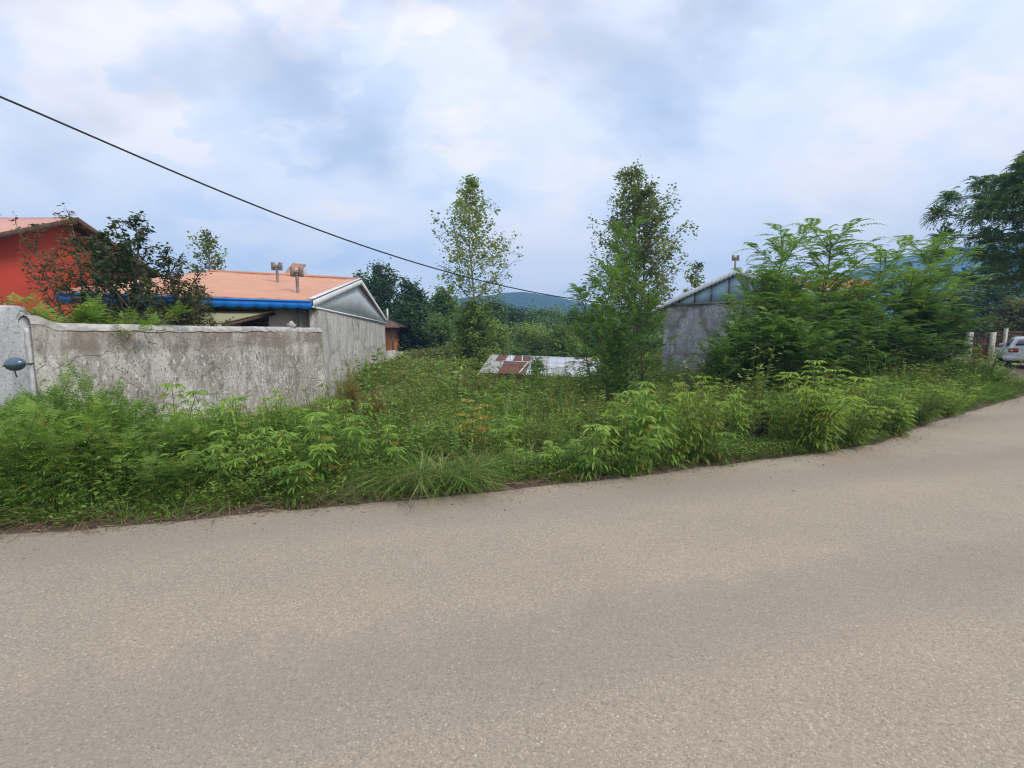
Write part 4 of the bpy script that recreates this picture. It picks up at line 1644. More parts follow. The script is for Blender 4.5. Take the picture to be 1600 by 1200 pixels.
for a, c in ((el, ap), (ap, er)):
    roof_wavy(a + fo_, c + fo_, c + bk, a + bk, ZV * .05, 18, 8, .008).build('roof', MT['roof_orange'], rt)
scallop(el + fo_ + ZV * .06, ap + fo_ + ZV * .06, .17, 22, .05, rn, .02).build('bargeboard', MT['white_paint'], rt)
scallop(ap + fo_ + ZV * .06, er + fo_ + ZV * .06, .17, 22, .05, rn, .02).build('bargeboard', MT['white_paint'], rt)
m = MB().strip(np.array([el + fo_ + ZV * .055, ap + fo_ + ZV * .055, er + fo_ + ZV * .055]), np.array([el + fo_ * .4 + ZV * .06, ap + fo_ * .4 + ZV * .06, er + fo_ * .4 + ZV * .06]), ZV * .015)
m.build('flashing', MT['white_paint'], rt)
fq = P(1148, 428, mid[1] + .6)
flp = empty('flue', (0, 0, 0))
flp.parent = rt
cowl(flp, v3(fq, ap[2] - .15), zat(1148, 404, fq[1]) - ap[2] + .17, .62, (1, 0, 0))
m = MB().tube([v3(c0, ze - .35) + rn * .05 + rd * .02, v3(c0, ze - .05) + rn * .05 + rd * .02], .012, 6)
m.build('wire_bracket', MT['pipe_dark'], rt)

# ---- far tiled house
th_ = empty('tiled_house', (0, 0, 0), 'distant house roof of red clay tiles peeping over the saplings', 'house')
ta, tb_ = P(1280, 450, 30), P(1362, 450, 30)
tr_a, tr_b = P(1285, 437, 33), P(1358, 437, 33)
ta2, tb2 = ta + [0, 6, 0], tb_ + [0, 6, 0]
MB().box(v3(ta, -1.0) + [.15, .4, 0], (tb_[0] - ta[0] - .3, 0, 0), (0, 5.2, 0), ZV * (ta[2] + .95)).build('wall', MT['cream'], th_)
roof_wavy(ta - [.2, .2, .1], tb_ + [.2, -.2, -.1], tr_b, tr_a, -ZV * .08, 61, 10, .0, 15, .08).build('roof', MT['roof_tile'], th_)
roof_wavy(tr_a, tr_b, tb2 + [.2, .2, -.1], ta2 - [.2, -.2, .1], -ZV * .08, 61, 4, .0, 15, .08).build('roof', MT['roof_tile'], th_)
MB().box(ta - [.2, .24, .16], (tb_[0] - ta[0] + .4, 0, 0), (0, .04, 0), ZV * .1).build('fascia', MT['white_paint'], th_)

# ---- orange hut in the distance
oh_ = empty('orange_hut', (0, 0, 0), 'small orange clay hut with a brown overhanging roof beyond the grey gable wall', 'hut')
h0 = P(590, 548, 34.5)
h1 = P(611, 548, 34.0)
zt = zat(611, 511, 34)
MB().box(v3(h0, h0[2] - 1.4), v3(h1 - h0, 0), (0, 3.2, 0), ZV * (zt - h0[2] + 1.4)).build('wall', MT['orange_wall'], oh_)
rr0, rr1 = P(584, 511, 33.2), P(624, 511, 33.2)
rt0, rt1 = P(586, 501, 35.5), P(612, 501, 35.5)
roof_wavy(rr0, rr1, rt1, rt0, -ZV * .09, 12, 3, .01).build('roof', MT['roof_brown'], oh_)
roof_wavy(rt0, rt1, v3(rr1 + [0, 4.6, 0], rr1[2]), v3(rr0 + [0, 4.6, 0], rr0[2]), -ZV * .09, 12, 3, .01).build('roof', MT['roof_brown'], oh_)
MB().raw([rr1, rt1, rr1 + [0, 4.6, 0], rr1 - ZV * .09, rt1 - ZV * .09, rr1 + [0, 4.6, -.09]], [(0, 3, 4, 1), (1, 4, 5, 2)], [(0, 1, 2)]).build('roof', MT['roof_brown'], oh_)
pz = P(612, 545, 33.8)
MB().box(v3(P(612.5, 545, 33.4), pz[2] - 1.4), (.12, 0, 0), (0, .12, 0), ZV * (zt - pz[2] + 1.4)).build('post', MT['brown_wood'], oh_)
m = MB().box(P(610, 550, 33) - [0, 0, .8], (3.4, .2, 0), (0, .25, 0), (0, 0, .82))
tag(m.build('low_wall', MT['cream']), 'low pale wall running right from the orange hut', 'wall')

# ---- tin shed
ts = empty('tin_shed', (0, 0, 0), 'low shed roofed with patched rusty and pale zinc sheets sunk in the weeds', 'shed')
b0, b1 = P(748, 583, 19.0), P(942, 592, 18.4)
t0_, t1_ = P(768, 555, 22.4), P(938, 561, 21.8)
ncol = 13
rs = np.random.default_rng(5)


def onroof(u_, w_):
    return (b0 * (1 - u_) + b1 * u_) * (1 - w_) + (t0_ * (1 - u_) + t1_ * u_) * w_


nrm = unit(np.cross(b1 - b0, t0_ - b0))
lay = [['tin_old', 'tin_old', 'tin_old'], ['tin_old', 'tin_old', 'rust'], ['rust', 'rust', 'tin'], ['rust', 'rust', 'rust'],
       ['rust', 'rust', 'rust'], ['tin', 'tin', 'tin'], ['tin', 'tin_old', 'tin_old'], ['tin', 'tin', 'tin'], ['tin_old', 'tin', 'tin'],
       ['tin', 'tin_old', 'tin'], ['tin', 'tin', 'tin'], ['tin', 'tin', 'tin_old'], ['tin_old', 'tin', 'tin']]
cuts = [[0, .42, .7, 1.0], [0, .36, .66, 1.0], [0, .45, .64, 1.0]]
for k in range(ncol):
    cu = cuts[k % 3]
    for j in range(3):
        a_, b_ = k / ncol - .004, (k + 1) / ncol + .003
        w0_, w1_ = cu[j] - (.02 if j else 0), cu[j + 1]
        lift = nrm * (.012 + .010 * (k % 2) + .006 * j + .01 * rs.random())
        c = [onroof(a_, w0_) + lift, onroof(b_, w0_) + lift, onroof(b_, w1_) + lift, onroof(a_, w1_) + lift]
        roof_wavy(*c, -nrm * .004, 9, 2, .002, 4, .012).build('sheet', MT[lay[k][j]], ts)
# loose battens and strips laid on the sheets
for (ua, wa, ub, wb) in ((.14, .62, .40, .60), (.33, .05, .37, .62), (.30, .95, .55, .93), (.37, .62, .52, .64), (.19, .98, .22, .60), (.29, .98, .31, .66)):
    a, b = onroof(ua, wa) + nrm * .05, onroof(ub, wb) + nrm * .05
    dd = unit(b - a)
    sdv = unit(np.cross(dd, nrm)) * .05
    MB().box(a - sdv / 2, b - a, sdv, nrm * .02).build('batten', MT['white_paint'], ts)
und = lambda a, b, z: MB().box(v3(a, z), v3(b - a, 0), (0, .15, 0), ZV * (min(a[2], b[2]) - z - .02))
und(b0 + [.1, .15, -.05], b1 + [-.1, .15, -.05], -2.4).build('wall', MT['brown_wood'], ts)
MB().box(v3(b0 + [.1, .3, 0], -2.4), v3(t0_ - b0, 0) * .9, (.12, 0, 0), ZV * (b0[2] + 2.3)).build('wall', MT['brown_wood'], ts)
MB().box(v3(b1 + [-.2, .3, 0], -2.4), v3(t1_ - b1, 0) * .9, (.12, 0, 0), ZV * (b1[2] + 2.3)).build('wall', MT['brown_wood'], ts)
MB().box(b0 - ZV * .09 + [0, .02, 0], b1 - b0, (0, .06, 0), ZV * .07).build('eave_beam', MT['brown_wood'], ts)

# ---- gateway and slatted fence at the far right
gt = empty('metal_gate', (0, 0, 0), 'rusty red sheet metal gate between pale posts behind the white car', 'gate')
gy_ = 26.0
g0, g1 = P(1517, 563, gy_), P(1543, 563, gy_)
gtop = zat(1530, 521, gy_)
for k in range(5):
    f0, f1 = k / 5, (k + 1) / 5
    MB().box(v3(g0 + (g1 - g0) * f0 + [0.01, 0, 0], .08), ((g1 - g0)[0] / 5 - .02, 0, 0), (0, .03 + .01 * (k % 2), 0), ZV * (gtop - .1)).build('gate_panel', MT['gate_red'], gt)
MB().box(v3(g0, .9) - [0, .04, 0], ((g1 - g0)[0], 0, 0), (0, .04, 0), ZV * .09).build('rail', MT['brown_wood'], gt)
for u_ in (1510, 1545):
    p_ = P(u_, 563, gy_ - .1)
    MB().box(v3(p_, -.05), (.26, 0, 0), (0, .26, 0), ZV * (gtop + .12)).build('post', MT['block'], gt)
fc = empty('slat_fence', (0, 0, 0), 'fence of horizontal slats, pale below and dark above, beside the rusty red gate', 'fence')
s0, s1 = P(1549, 563, gy_ + .1), P(1640, 563, gy_ + .1)
for k in range(9):
    MB().box(v3(s0, .04 + k * .19), ((s1 - s0)[0], 0, 0), (0, .06, 0), ZV * (.15 if k < 4 else .12)).build('slat', MT['block'] if k < 4 else MT['brown_wood'], fc)
for u_ in (1566, 1600):
    MB().box(v3(P(u_, 563, gy_ - .02), 0), (.14, 0, 0), (0, .12, 0), ZV * 1.85).build('post', MT['block'], fc)


# ---- white car
def make_car(loc, rz):
    root = empty('parked_car', loc, 'white hatch-backed car parked on the dirt drive, seen from behind', 'car', None, rz)
    # side profile (y forward, z up), rear at y=0
    prof = [(.02, .36), (.0, .55), (.03, .80), (.10, .98), (.22, 1.02), (.55, 1.28), (.80, 1.40), (1.4, 1.46), (2.1, 1.44), (2.5, 1.34), (3.05, 1.0), (3.9, .90), (4.25, .74), (4.3, .5), (4.2, .3), (.3, .28)]
    hw = lambda z: .82 if z < .95 else .82 - (z - .95) * .42
    mb = MB()
    n_ = len(prof)
    V = []
    xs_ = [-1, -.93, -.6, 0, .6, .93, 1]
    for f_ in xs_:
        for (y_, z_) in prof:
            e = abs(f_)
            y2 = y_ + (.10 * e ** 4 if y_ < 2 else -.16 * e ** 4)
            z2 = z_ - (.035 * e ** 3 if z_ > .9 else 0)
            if e == 1:
                y2 = 2.15 + (y2 - 2.15) * .985
                z2 = .7 + (z2 - .7) * .95
            V.append((f_ * hw(z_), y2, z2))
    Q = []
    m_ = len(xs_)
    for a in range(m_ - 1):
        for b in range(n_):
            b2 = (b + 1) % n_
            Q.append((a * n_ + b, a * n_ + b2, (a + 1) * n_ + b2, (a + 1) * n_ + b))
    mb.raw(V, Q)
    # side caps as fans
    c0_ = len(V)
    mb.raw([(-.80, 2.1, .7), (.80, 2.1, .7)], None, None)
    T = []
    for side, off in ((0, 0), (1, (m_ - 1) * n_)):
        for b in range(n_):
            b2 = (b + 1) % n_
            T.append((c0_ + side, off + b2, off + b) if side == 0 else (c0_ + side, off + b, off + b2))
    mb.t.append(np.array(T))
    mb.tt.append(np.full(len(T), .5))
    mb.to.append(np.zeros(len(T)))
    body = mb.build('body', MT['car'], root, True)
    md = body.modifiers.new('edges', 'SUBSURF')
    md.levels = md.render_levels = 1
    # rear window, side windows, lamps, bumper, plate, wheels
    MB().raw([(-.60, .235, 1.045), (.60, .235, 1.045), (.48, .56, 1.30), (-.48, .56, 1.30), (-.60, .275, 1.03), (.60, .275, 1.03), (.48, .60, 1.28), (-.48, .60, 1.28)],
             [(0, 1, 2, 3), (7, 6, 5, 4), (0, 4, 5, 1), (2, 6, 7, 3), (1, 5, 6, 2), (3, 7, 4, 0)]).build('rear_window', MT['glass'], root)
    for sx in (-1, 1):
        MB().raw([(sx * .80, .75, 1.0), (sx * .80, 2.75, 1.0), (sx * .655, 2.35, 1.33), (sx * .65, 1.0, 1.34),
                  (sx * .74, .75, 1.0), (sx * .74, 2.75, 1.0), (sx * .60, 2.35, 1.33), (sx * .60, 1.0, 1.34)],
                 [(0, 1, 2, 3), (7, 6, 5, 4), (0, 4, 5, 1), (2, 6, 7, 3), (1, 5, 6, 2), (3, 7, 4, 0)]).build('side_window', MT['glass'], root)
        MB().box((sx * .80 - (.0 if sx < 0 else .30), -.012 + .03, .74), (.30, 0, 0), (0, .12, 0), (0, 0, .17)).build('tail_lamp', MT['red_lamp'], root)
        for y_ in (.78, 3.45):
            wh = MB().tube([(sx * .62, y_, .3), (sx * .80, y_, .3)], .30, 20).build('wheel', MT['black'], root, False)
            MB().tube([(sx * .80, y_, .3), (sx * .815, y_, .3)], .19, 16).build('rim', MT['rim'], wh)
    bm = MB()
    bm.tube([(-.84, .3, .47), (-.80, .03, .47), (-.5, -.05, .47), (.5, -.05, .47), (.80, .03, .47), (.84, .3, .47)], .105, 10)
    bm.build('bumper', MT['car'], root, True)
    MB().box((-.26, -.02, .62), (.52, 0, 0), (0, .02, 0), (0, 0, .115)).build('number_plate', MT['plate'], root)
    MB().box((-.6, .25, .24), (1.2, 0, 0), (0, 3.4, 0), (0, 0, .10)).build('underbody', MT['black'], root)
    for sx in (-1, 1):
        MB().box((sx * .80 + (0 if sx > 0 else -.16), 2.45, .98), (.16, 0, 0), (0, .08, 0), (0, 0, .11)).build('wing_mirror', MT['car'], root)
    return root


cl_ = P(1566, 520, 20.0)
cq = P(1622, 520, 19.6)
make_car((cq[0], 19.6, 0.0), R(-44))
# pale hand cart left of the car
ct = empty('hand_cart', (P(1574, 566, 21.6)[0], 21.6, 0), 'small pale cart with a black wheel beside the white car', 'cart')
MB().raw([(-.05, 0, .42), (.75, 0, .32), (.75, 0, .8), (-.12, 0, .82), (-.05, .5, .42), (.75, .5, .32), (.75, .5, .8), (-.12, .5, .82)],
         [(0, 1, 2, 3), (7, 6, 5, 4), (0, 4, 5, 1), (2, 6, 7, 3), (1, 5, 6, 2), (3, 7, 4, 0)]).build('tub', MT['block'], ct)
MB().tube([(-.25, .12, .2), (-.25, .2, .2)], .2, 14).build('wheel', MT['black'], ct)
MB().tube([(-.25, .16, .2), (.1, .16, .40), (.8, .16, .40), (.85, .16, 0)], .02, 6).build('frame', MT['pipe_dark'], ct)

# ---- overhead cable
cu_, cvv = zip(*[(0, 152), (200, 235), (400, 322), (600, 398), (760, 440), (890, 463), (1035, 481)])
pf = np.polyfit(cu_, cvv, 3)
iD = lambda u: 1 / 6.2 + (1 / 16.0 - 1 / 6.2) * u / 1036
pts = [P(u, np.polyval(pf, u), 1 / iD(u)) for u in np.linspace(-420, 1035, 60)]
pts[-1] = v3(c0, ze - .2) + rn * .05 + rd * .02
m = MB().tube(pts, .014, 6)
tag(m.build('overhead_cable', MT['cable'], smooth=True), 'single black overhead cable sagging across the sky down to the blue gable house', 'cable')
pts = [p + [0, 0, -.035 - .02 * sin(i * .25)] for i, p in enumerate(pts)]

# ------------------------------------------------------------------ trees


def base_at(u, D):
    p_ = P(u, 520, D)
    return (float(p_[0]), float(D), float(gz(p_[0], D)))


def htop(u, v, D):
    b_ = base_at(u, D)
    return zat(u, v, D) - b_[2]


# poplars
b_ = base_at(738, 26)
Hh = htop(738, 280, 26)


def prof_a(t):
    return np.interp(t, [.3, .40, .52, .62, .75, .88, 1.0], [2.6, 3.2, 2.9, 2.4, 1.7, .9, .3])


tree('poplar_tree', 'slim airy poplar standing alone to the left above the shed roof', 'tree', b_, Hh, prof_a, 'leaf_poplar', nbr=60, sub=8, nl=12, ls=.16, lw=.13, trunk=.08,
     seed=5, t0=.32, up=.55, sig=.17, bark='bark_pale', tb=.5, sublen=.34)
b_ = base_at(996, 24)
Hh = htop(996, 268, 24)


def prof_b(t):
    return np.interp(t, [.3, .42, .55, .68, .82, .93, 1.0], [2.8, 3.0, 2.8, 2.3, 1.5, .9, .3])


tree('poplar_tree', 'broad forked poplar rising behind the bright sapling, left of the blue gable house', 'tree', b_, Hh, prof_b, 'leaf_poplar', nbr=90, sub=9, nl=18, ls=.15, lw=.12, trunk=.12,
     seed=9, t0=.25, up=.6, sig=.20, bark='bark', forks=2, tb=.55, sublen=.36)
b_ = base_at(1084, 27)
tree('poplar_tree', 'small poplar top showing just over the left eave of the blue gable house', 'tree', b_, htop(1084, 410, 27), lambda t: np.interp(t, [.3, .7, 1], [1, .8, .3]), 'leaf_poplar', nbr=16, sub=5, nl=14, ls=.16, lw=.13,
     trunk=.07, seed=12, t0=.4, up=.7, bark='bark_pale')
b_ = base_at(332, 19.5)
tree('birch_tree', 'thin small-leaved tree top above the left end of the salmon roof', 'tree', b_, htop(332, 366, 19.5), lambda t: np.interp(t, [.4, .8, 1], [1.3, .9, .3]), 'leaf_poplar', nbr=24, sub=6, nl=12, ls=.12, lw=.10,
     trunk=.06, seed=13, t0=.5, up=.8, sig=.13, bark='bark_pale', tb=.4)

# trees and bushes of the middle distance: (u, vtop, D, half width px, mat, label, leaf size, seed)
MID = [
    (601, 412, 42, 40, 'leaf_dark', 'tallest dark tree right behind the orange hut', .30),
    (648, 440, 44, 30, 'leaf_dark', 'dark tree with a small spiky tip right of the tallest dark tree', .30),
    (572, 428, 46, 22, 'leaf_dark', 'dark tree half hidden behind the point of the blue-grey gable', .30),
    (694, 452, 41, 36, 'leaf_mid', 'round mid-green tree between the dark trees and the slim poplar', .28),
    (640, 480, 38, 34, 'leaf_dark', 'low dark green tree filling the gap above the bramble bank', .28),
    (770, 470, 48, 34, 'leaf_mid', 'grey-green tree rising right behind the slim poplar', .30),
    (742, 474, 24.6, 36, 'leaf_pale', 'pale green bush round the foot of the slim poplar', .17),
    (772, 505, 35, 30, 'leaf_pale', 'pale willowy bush just left above the tin roof', .17),
    (690, 500, 37, 32, 'leaf_mid', 'broad mid-green bush behind the bramble bank', .22),
    (830, 512, 40, 36, 'leaf_pale', 'yellow-green willow bush behind the rusty end of the tin roof', .20),
    (878, 518, 38, 32, 'leaf_pale', 'light green bush behind the pale end of the tin roof', .20),
    (896, 484, 62, 16, 'leaf_dark', 'single dark conical tree standing out against the far hillside', .36),
    (935, 500, 46, 30, 'leaf_mid', 'green tree seen through the left sapling', .26),
    (1000, 492, 48, 36, 'leaf_mid', 'green tree behind the stems of the forked poplar', .26),
    (1045, 480, 44, 26, 'leaf_pale', 'pale leafy bush against the left edge of the blue gable house', .22),
    (850, 492, 70, 40, 'leaf_mid', 'wide green tree at the foot of the far hillside', .40),
    (800, 488, 66, 34, 'leaf_dark', 'darker tree left of the wide one at the foot of the hillside', .40),
]
for i, (u, v, D, hwp, mt, lb, ls) in enumerate(MID):
    b_ = base_at(u, D)
    Hh = htop(u, v, D)
    rw = hwp / F * D
    kind = 'bush' if 'bush' in lb else 'tree'
    con = 'conical' in lb
    pr_ = (lambda t, rw=rw: rw * (1.05 - .9 * t)) if con else (lambda t, rw=rw: rw * np.interp(t, [0, .2, .5, .8, 1], [.7, 1.0, 1.0, .75, .35]))
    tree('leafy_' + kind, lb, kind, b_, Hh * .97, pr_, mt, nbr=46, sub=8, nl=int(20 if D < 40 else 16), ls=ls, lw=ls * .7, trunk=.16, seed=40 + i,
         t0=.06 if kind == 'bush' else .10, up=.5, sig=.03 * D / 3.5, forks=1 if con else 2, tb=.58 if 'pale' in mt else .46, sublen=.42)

# big dark tree at the right edge
b_ = base_at(1684, 17.5)
Hh = htop(1684, 190, 17.5)
root = empty('acacia_tree', b_, 'big dark spreading tree with layered feathery branches above the gate and white car', 'tree')
r = np.random.default_rng(77)
tk, cr = MB(), MB()
T = np.linspace(0, 1, 10)
tr = np.stack([.3 * np.sin(T * 3), .2 * T, Hh * .9 * T], 1)
tk.tube(tr, .24 * (1 - .85 * T) + .02, 10)
O, D_, TI, LN = [], [], [], []
rng = np.random.default_rng(78)
for b in range(84):
    t = .38 + .60 * (b + r.random()) / 84
    p0 = np.array([np.interp(t, T, tr[:, i]) for i in range(3)])
    az = b * 2.399 + r.random() * .5
    Lb = np.interp(t, [.26, .45, .65, .85, 1], [3.6, 4.6, 4.7, 3.2, 1.4]) * (.65 + .45 * r.random())
    d = unit(np.array([cos(az), sin(az), .28 + .5 * (t - .3)]))
    S = np.linspace(0, 1, 6)
    br = p0 + np.outer(S * Lb, d) - np.outer(S ** 2, [0, 0, .16 * Lb]) + .05 * r.normal(size=(6, 3)) * S[:, None]
    tk.tube(br, (.05 * (1 - .85 * S) + .005), 5)
    for k in range(22):
        s_ = .28 + .72 * (k + r.random()) / 14
        o = np.array([np.interp(min(s_, 1), S, br[:, i]) for i in range(3)])
        sdv = unit(np.cross(d, ZV) * (1 if k % 2 else -1) + d * .6 + r.normal(size=3) * .25 + [0, 0, .15])
        sl_ = .75 * (1.2 - .6 * s_) * (.6 + .6 * r.random())
        tk.tube([o, o + sdv * sl_], [.008, .003], 3, cap=False)
        ct_ = .40 + .12 * r.normal()
        for q_ in range(6):
            oo = o + sdv * sl_ * (q_ + .5) / 6
            O.append(oo)
            D_.append(sdv * .5 + r.normal(size=3) * .6 + [0, 0, .25])
            TI.append(ct_)
            LN.append((.40 + .16 * r.random()))
fronds(cr, np.array(O), np.array(D_), np.array(LN), 8, .15, .055, np.array(TI) + .1 * r.normal(size=len(O)), droop=.45)
add('trunk', tk.mesh('trunk', MT['bark'], True, False), root)
add('crown', cr.mesh('crown', MT['leaf_acacia']), root)

# saplings: three shapes of mesh shared among them
SAP = [sapling_meshes(4.6, 1, nbr=26, fr_per=13, spread=1.0, tb=.68, fl=.48),
       sapling_meshes(4.6, 2, nbr=30, fr_per=15, spread=1.25, tb=.55, t0=.08, fl=.48),
       sapling_meshes(3.4, 3, nbr=26, fr_per=14, spread=1.45, tb=.42, t0=.05, stems=2, fl=.46, pw=.036),
       sapling_meshes(4.2, 4, nbr=20, fr_per=10, spread=.85, tb=.68, t0=.22, fl=.46)]
SAPS = [
    # u, vtop, D, mesh, xy stretch, label
    (978, 352, 10.6, 0, .78, 'tall bright green feathery sapling right in front of the forked poplar'),
    (945, 408, 9.9, 3, .95, 'thin sparse sapling at the left edge of the sapling group beside the poplar'),
    (922, 440, 10.4, 3, 1.1, 'low spreading feathery sapling leaning over the pale end of the tin roof'),
    (1012, 446, 10.2, 0, 1.0, 'bushy green sapling just left of the blue gable house wall'),
    (968, 500, 8.8, 2, .65, 'dark low feathery shrub at the foot of the bright sapling'),
    (1216, 360, 11.4, 3, 1.15, 'tall sapling with a bare fish-bone tip left of its taller neighbour, before the blue gable'),
    (1278, 352, 11.6, 0, 1.2, 'tallest feathery sapling tip right of the blue gable house'),
    (1182, 420, 11.0, 1, .95, 'dense sapling covering the right half of the blue gable'),
    (1250, 430, 10.6, 1, 1.15, 'dense dark-green sapling in front of the two fish-bone tips'),
    (1165, 505, 9.8, 2, .85, 'dark broad-leaved shrub against the grey wall of the blue gable house'),
    (1225, 500, 9.4, 2, .95, 'dark shrub with large paired leaflets in the middle of the thicket'),
    (1318, 440, 12.2, 1, 1.2, 'green sapling under the red tiled roof peep'),
    (1368, 384, 12.8, 3, 1.2, 'airy sapling with a forked tip between the tiled roof and the big dark tree'),
    (1432, 372, 13.4, 0, 1.25, 'bright leafy sapling touching the big dark tree'),
    (1395, 425, 12.4, 1, 1.35, 'broad bright-green sapling low in front of the airy forked one'),
    (1440, 448, 13.6, 1, .95, 'wide feathery sapling reaching towards the rusty gate'),
    (1300, 505, 10.8, 2, 1.2, 'dark shrub in the hollow of the thicket behind the yellow-green weeds'),
    (1385, 510, 12.0, 2, 1.25, 'dark feathery shrub below the broad bright-green sapling'),
    (1215, 462, 10.2, 1, 1.2, 'rounded green shrub filling the gap below the two fish-bone tips'),
    (1150, 462, 10.4, 3, 1.0, 'light open shrub overlapping the left half of the grey wall'),
    (1345, 455, 11.6, 1, 1.2, 'thick green shrub below the red tiled roof peep'),
    (1425, 468, 12.6, 2, 1.2, 'dark spreading shrub between the broad sapling and the wide one'),
        (1120, 540, 9.2, 2, .8, 'low dark shrub at the foot of the grey wall'),
    (1445, 515, 14.2, 2, .85, 'low shrub at the right end of the thicket, near the drive'),
]
SH = [4.6, 4.6, 3.4, 4.2]
for i, (u, v, D, k, sx, lb) in enumerate(SAPS):
    b_ = base_at(u, D)
    sz = htop(u, v, D) / (SH[k] * 1.03)
    sxy = .5 * (sz + 1) * sx * (1.2 if u > 1150 else 1.0)
    place2('feathery_sapling', SAP[k][0], SAP[k][1], ('stem', 'foliage'), b_, i * 1.7, (sxy, sxy, sz), lb, 'sapling', 'feathery saplings in front of the blue gable house')

# shrub over the yard wall: dark part, browned part
def shrub(name, label, u, v, D, prof, mat, seed, **k):
    b_ = base_at(u, D)
    return tree(name, label, 'shrub', b_, htop(u, v, D), prof, mat, seed=seed, **k)


shrub('leafy_shrub', 'dark leafy shrub with upright shoots standing behind the yard wall before the blue eaves', 196, 335, 8.4,
      lambda t: np.interp(t, [.3, .5, .75, 1], [1.0, 1.15, .8, .2]), 'leaf_shrub', 51, nbr=44, sub=7, nl=17, ls=.085, lw=.05, trunk=.05, t0=.33, up=1.1, sig=.055, forks=3, tb=.42, sublen=.30)
shrub('leafy_shrub', 'sparse browned shrub spread thinly against the red gable wall', 118, 345, 9.0,
      lambda t: np.interp(t, [.3, .5, .8, 1], [1.2, 1.25, .8, .3]), 'leaf_brown', 52, nbr=34, sub=7, nl=17, ls=.07, lw=.035, trunk=.035, t0=.35, up=1.0, sig=.06, forks=3, tb=.4, sublen=.35)
shrub('leafy_shrub', 'shrub with a dense dark tuft before the left end of the salmon roof', 285, 385, 9.7,
      lambda t: np.interp(t, [.3, .6, .85, 1], [.9, .9, .5, .15]), 'leaf_shrub', 53, nbr=34, sub=7, nl=13, ls=.075, lw=.045, trunk=.04, t0=.35, up=1.0, sig=.055, forks=3, tb=.46, sublen=.32)
shrub('leafy_shrub', 'olive brown low shrub leaning on the yard wall below the blue eaves', 300, 446, 9.6,
      lambda t: np.interp(t, [.3, .6, 1], [.85, .85, .4]), 'leaf_olive', 54, nbr=40, sub=6, nl=14, ls=.06, lw=.032, trunk=.03, t0=.4, up=.5, sig=.06, forks=2, tb=.38, sublen=.35)
a_, f_ = feather_mesh(1.0, 61, stems=16, per=16, tb=.62, splay=1.2, fl=.2, pl=.07, pw=.02)
pq = hit(145, W0 - wn_ * .5, wd_)
place2('green_bush', a_, f_, ('stem', 'foliage'), (pq[0], pq[1], .92), .3, (1.35, 1.35, 1.1), 'bright green feathery bush resting low behind the yard wall top', 'bush')
# yellowed plume behind the pier
mb = MB()
r = np.random.default_rng(9)
n_ = 420
az = r.random(n_) * 6.28
O = np.stack([.25 * r.normal(size=n_), .2 * r.normal(size=n_), np.zeros(n_)], 1)
mb.blades(O, az, 2.75 * (.75 + .3 * r.random(n_)), .22 + .2 * r.random(n_), .022, np.clip(.5 + .2 * r.normal(size=n_), 0, 1), r.random(n_), 6)
pq = P(2, 520, 7.4)
tag(add('plume_grass', mb.mesh('plume_grass', MT['leaf_plume'])), 'yellow and orange tinged plume grass behind the pale pier', 'grass plant').location = (pq[0], 7.4, -.1)

# ------------------------------------------------------------------ verge weeds that can be told apart
WD = [weed_mesh(1.0, 1), weed_mesh(1.0, 2, nodes=11, branches=4, tb=.55), weed_mesh(1.0, 3, nodes=8, branches=2, ll=.24, lf=.14, lw=.032, tb=.58),
      weed_mesh(1.0, 4, nodes=14, branches=8, ll=.14, lf=.07, lw=.018, tb=.58, splay=.5, mat='leaf_weed2'),
      weed_mesh(1.0, 5, nodes=10, branches=5, ll=.17, lf=.10, lw=.022, tb=.5, splay=.5, pairs=4, mat='leaf_feather'),
      weed_mesh(1.0, 6, nodes=12, branches=7, ll=.12, lf=.09, lw=.030, tb=.6, pairs=2, splay=.4)]
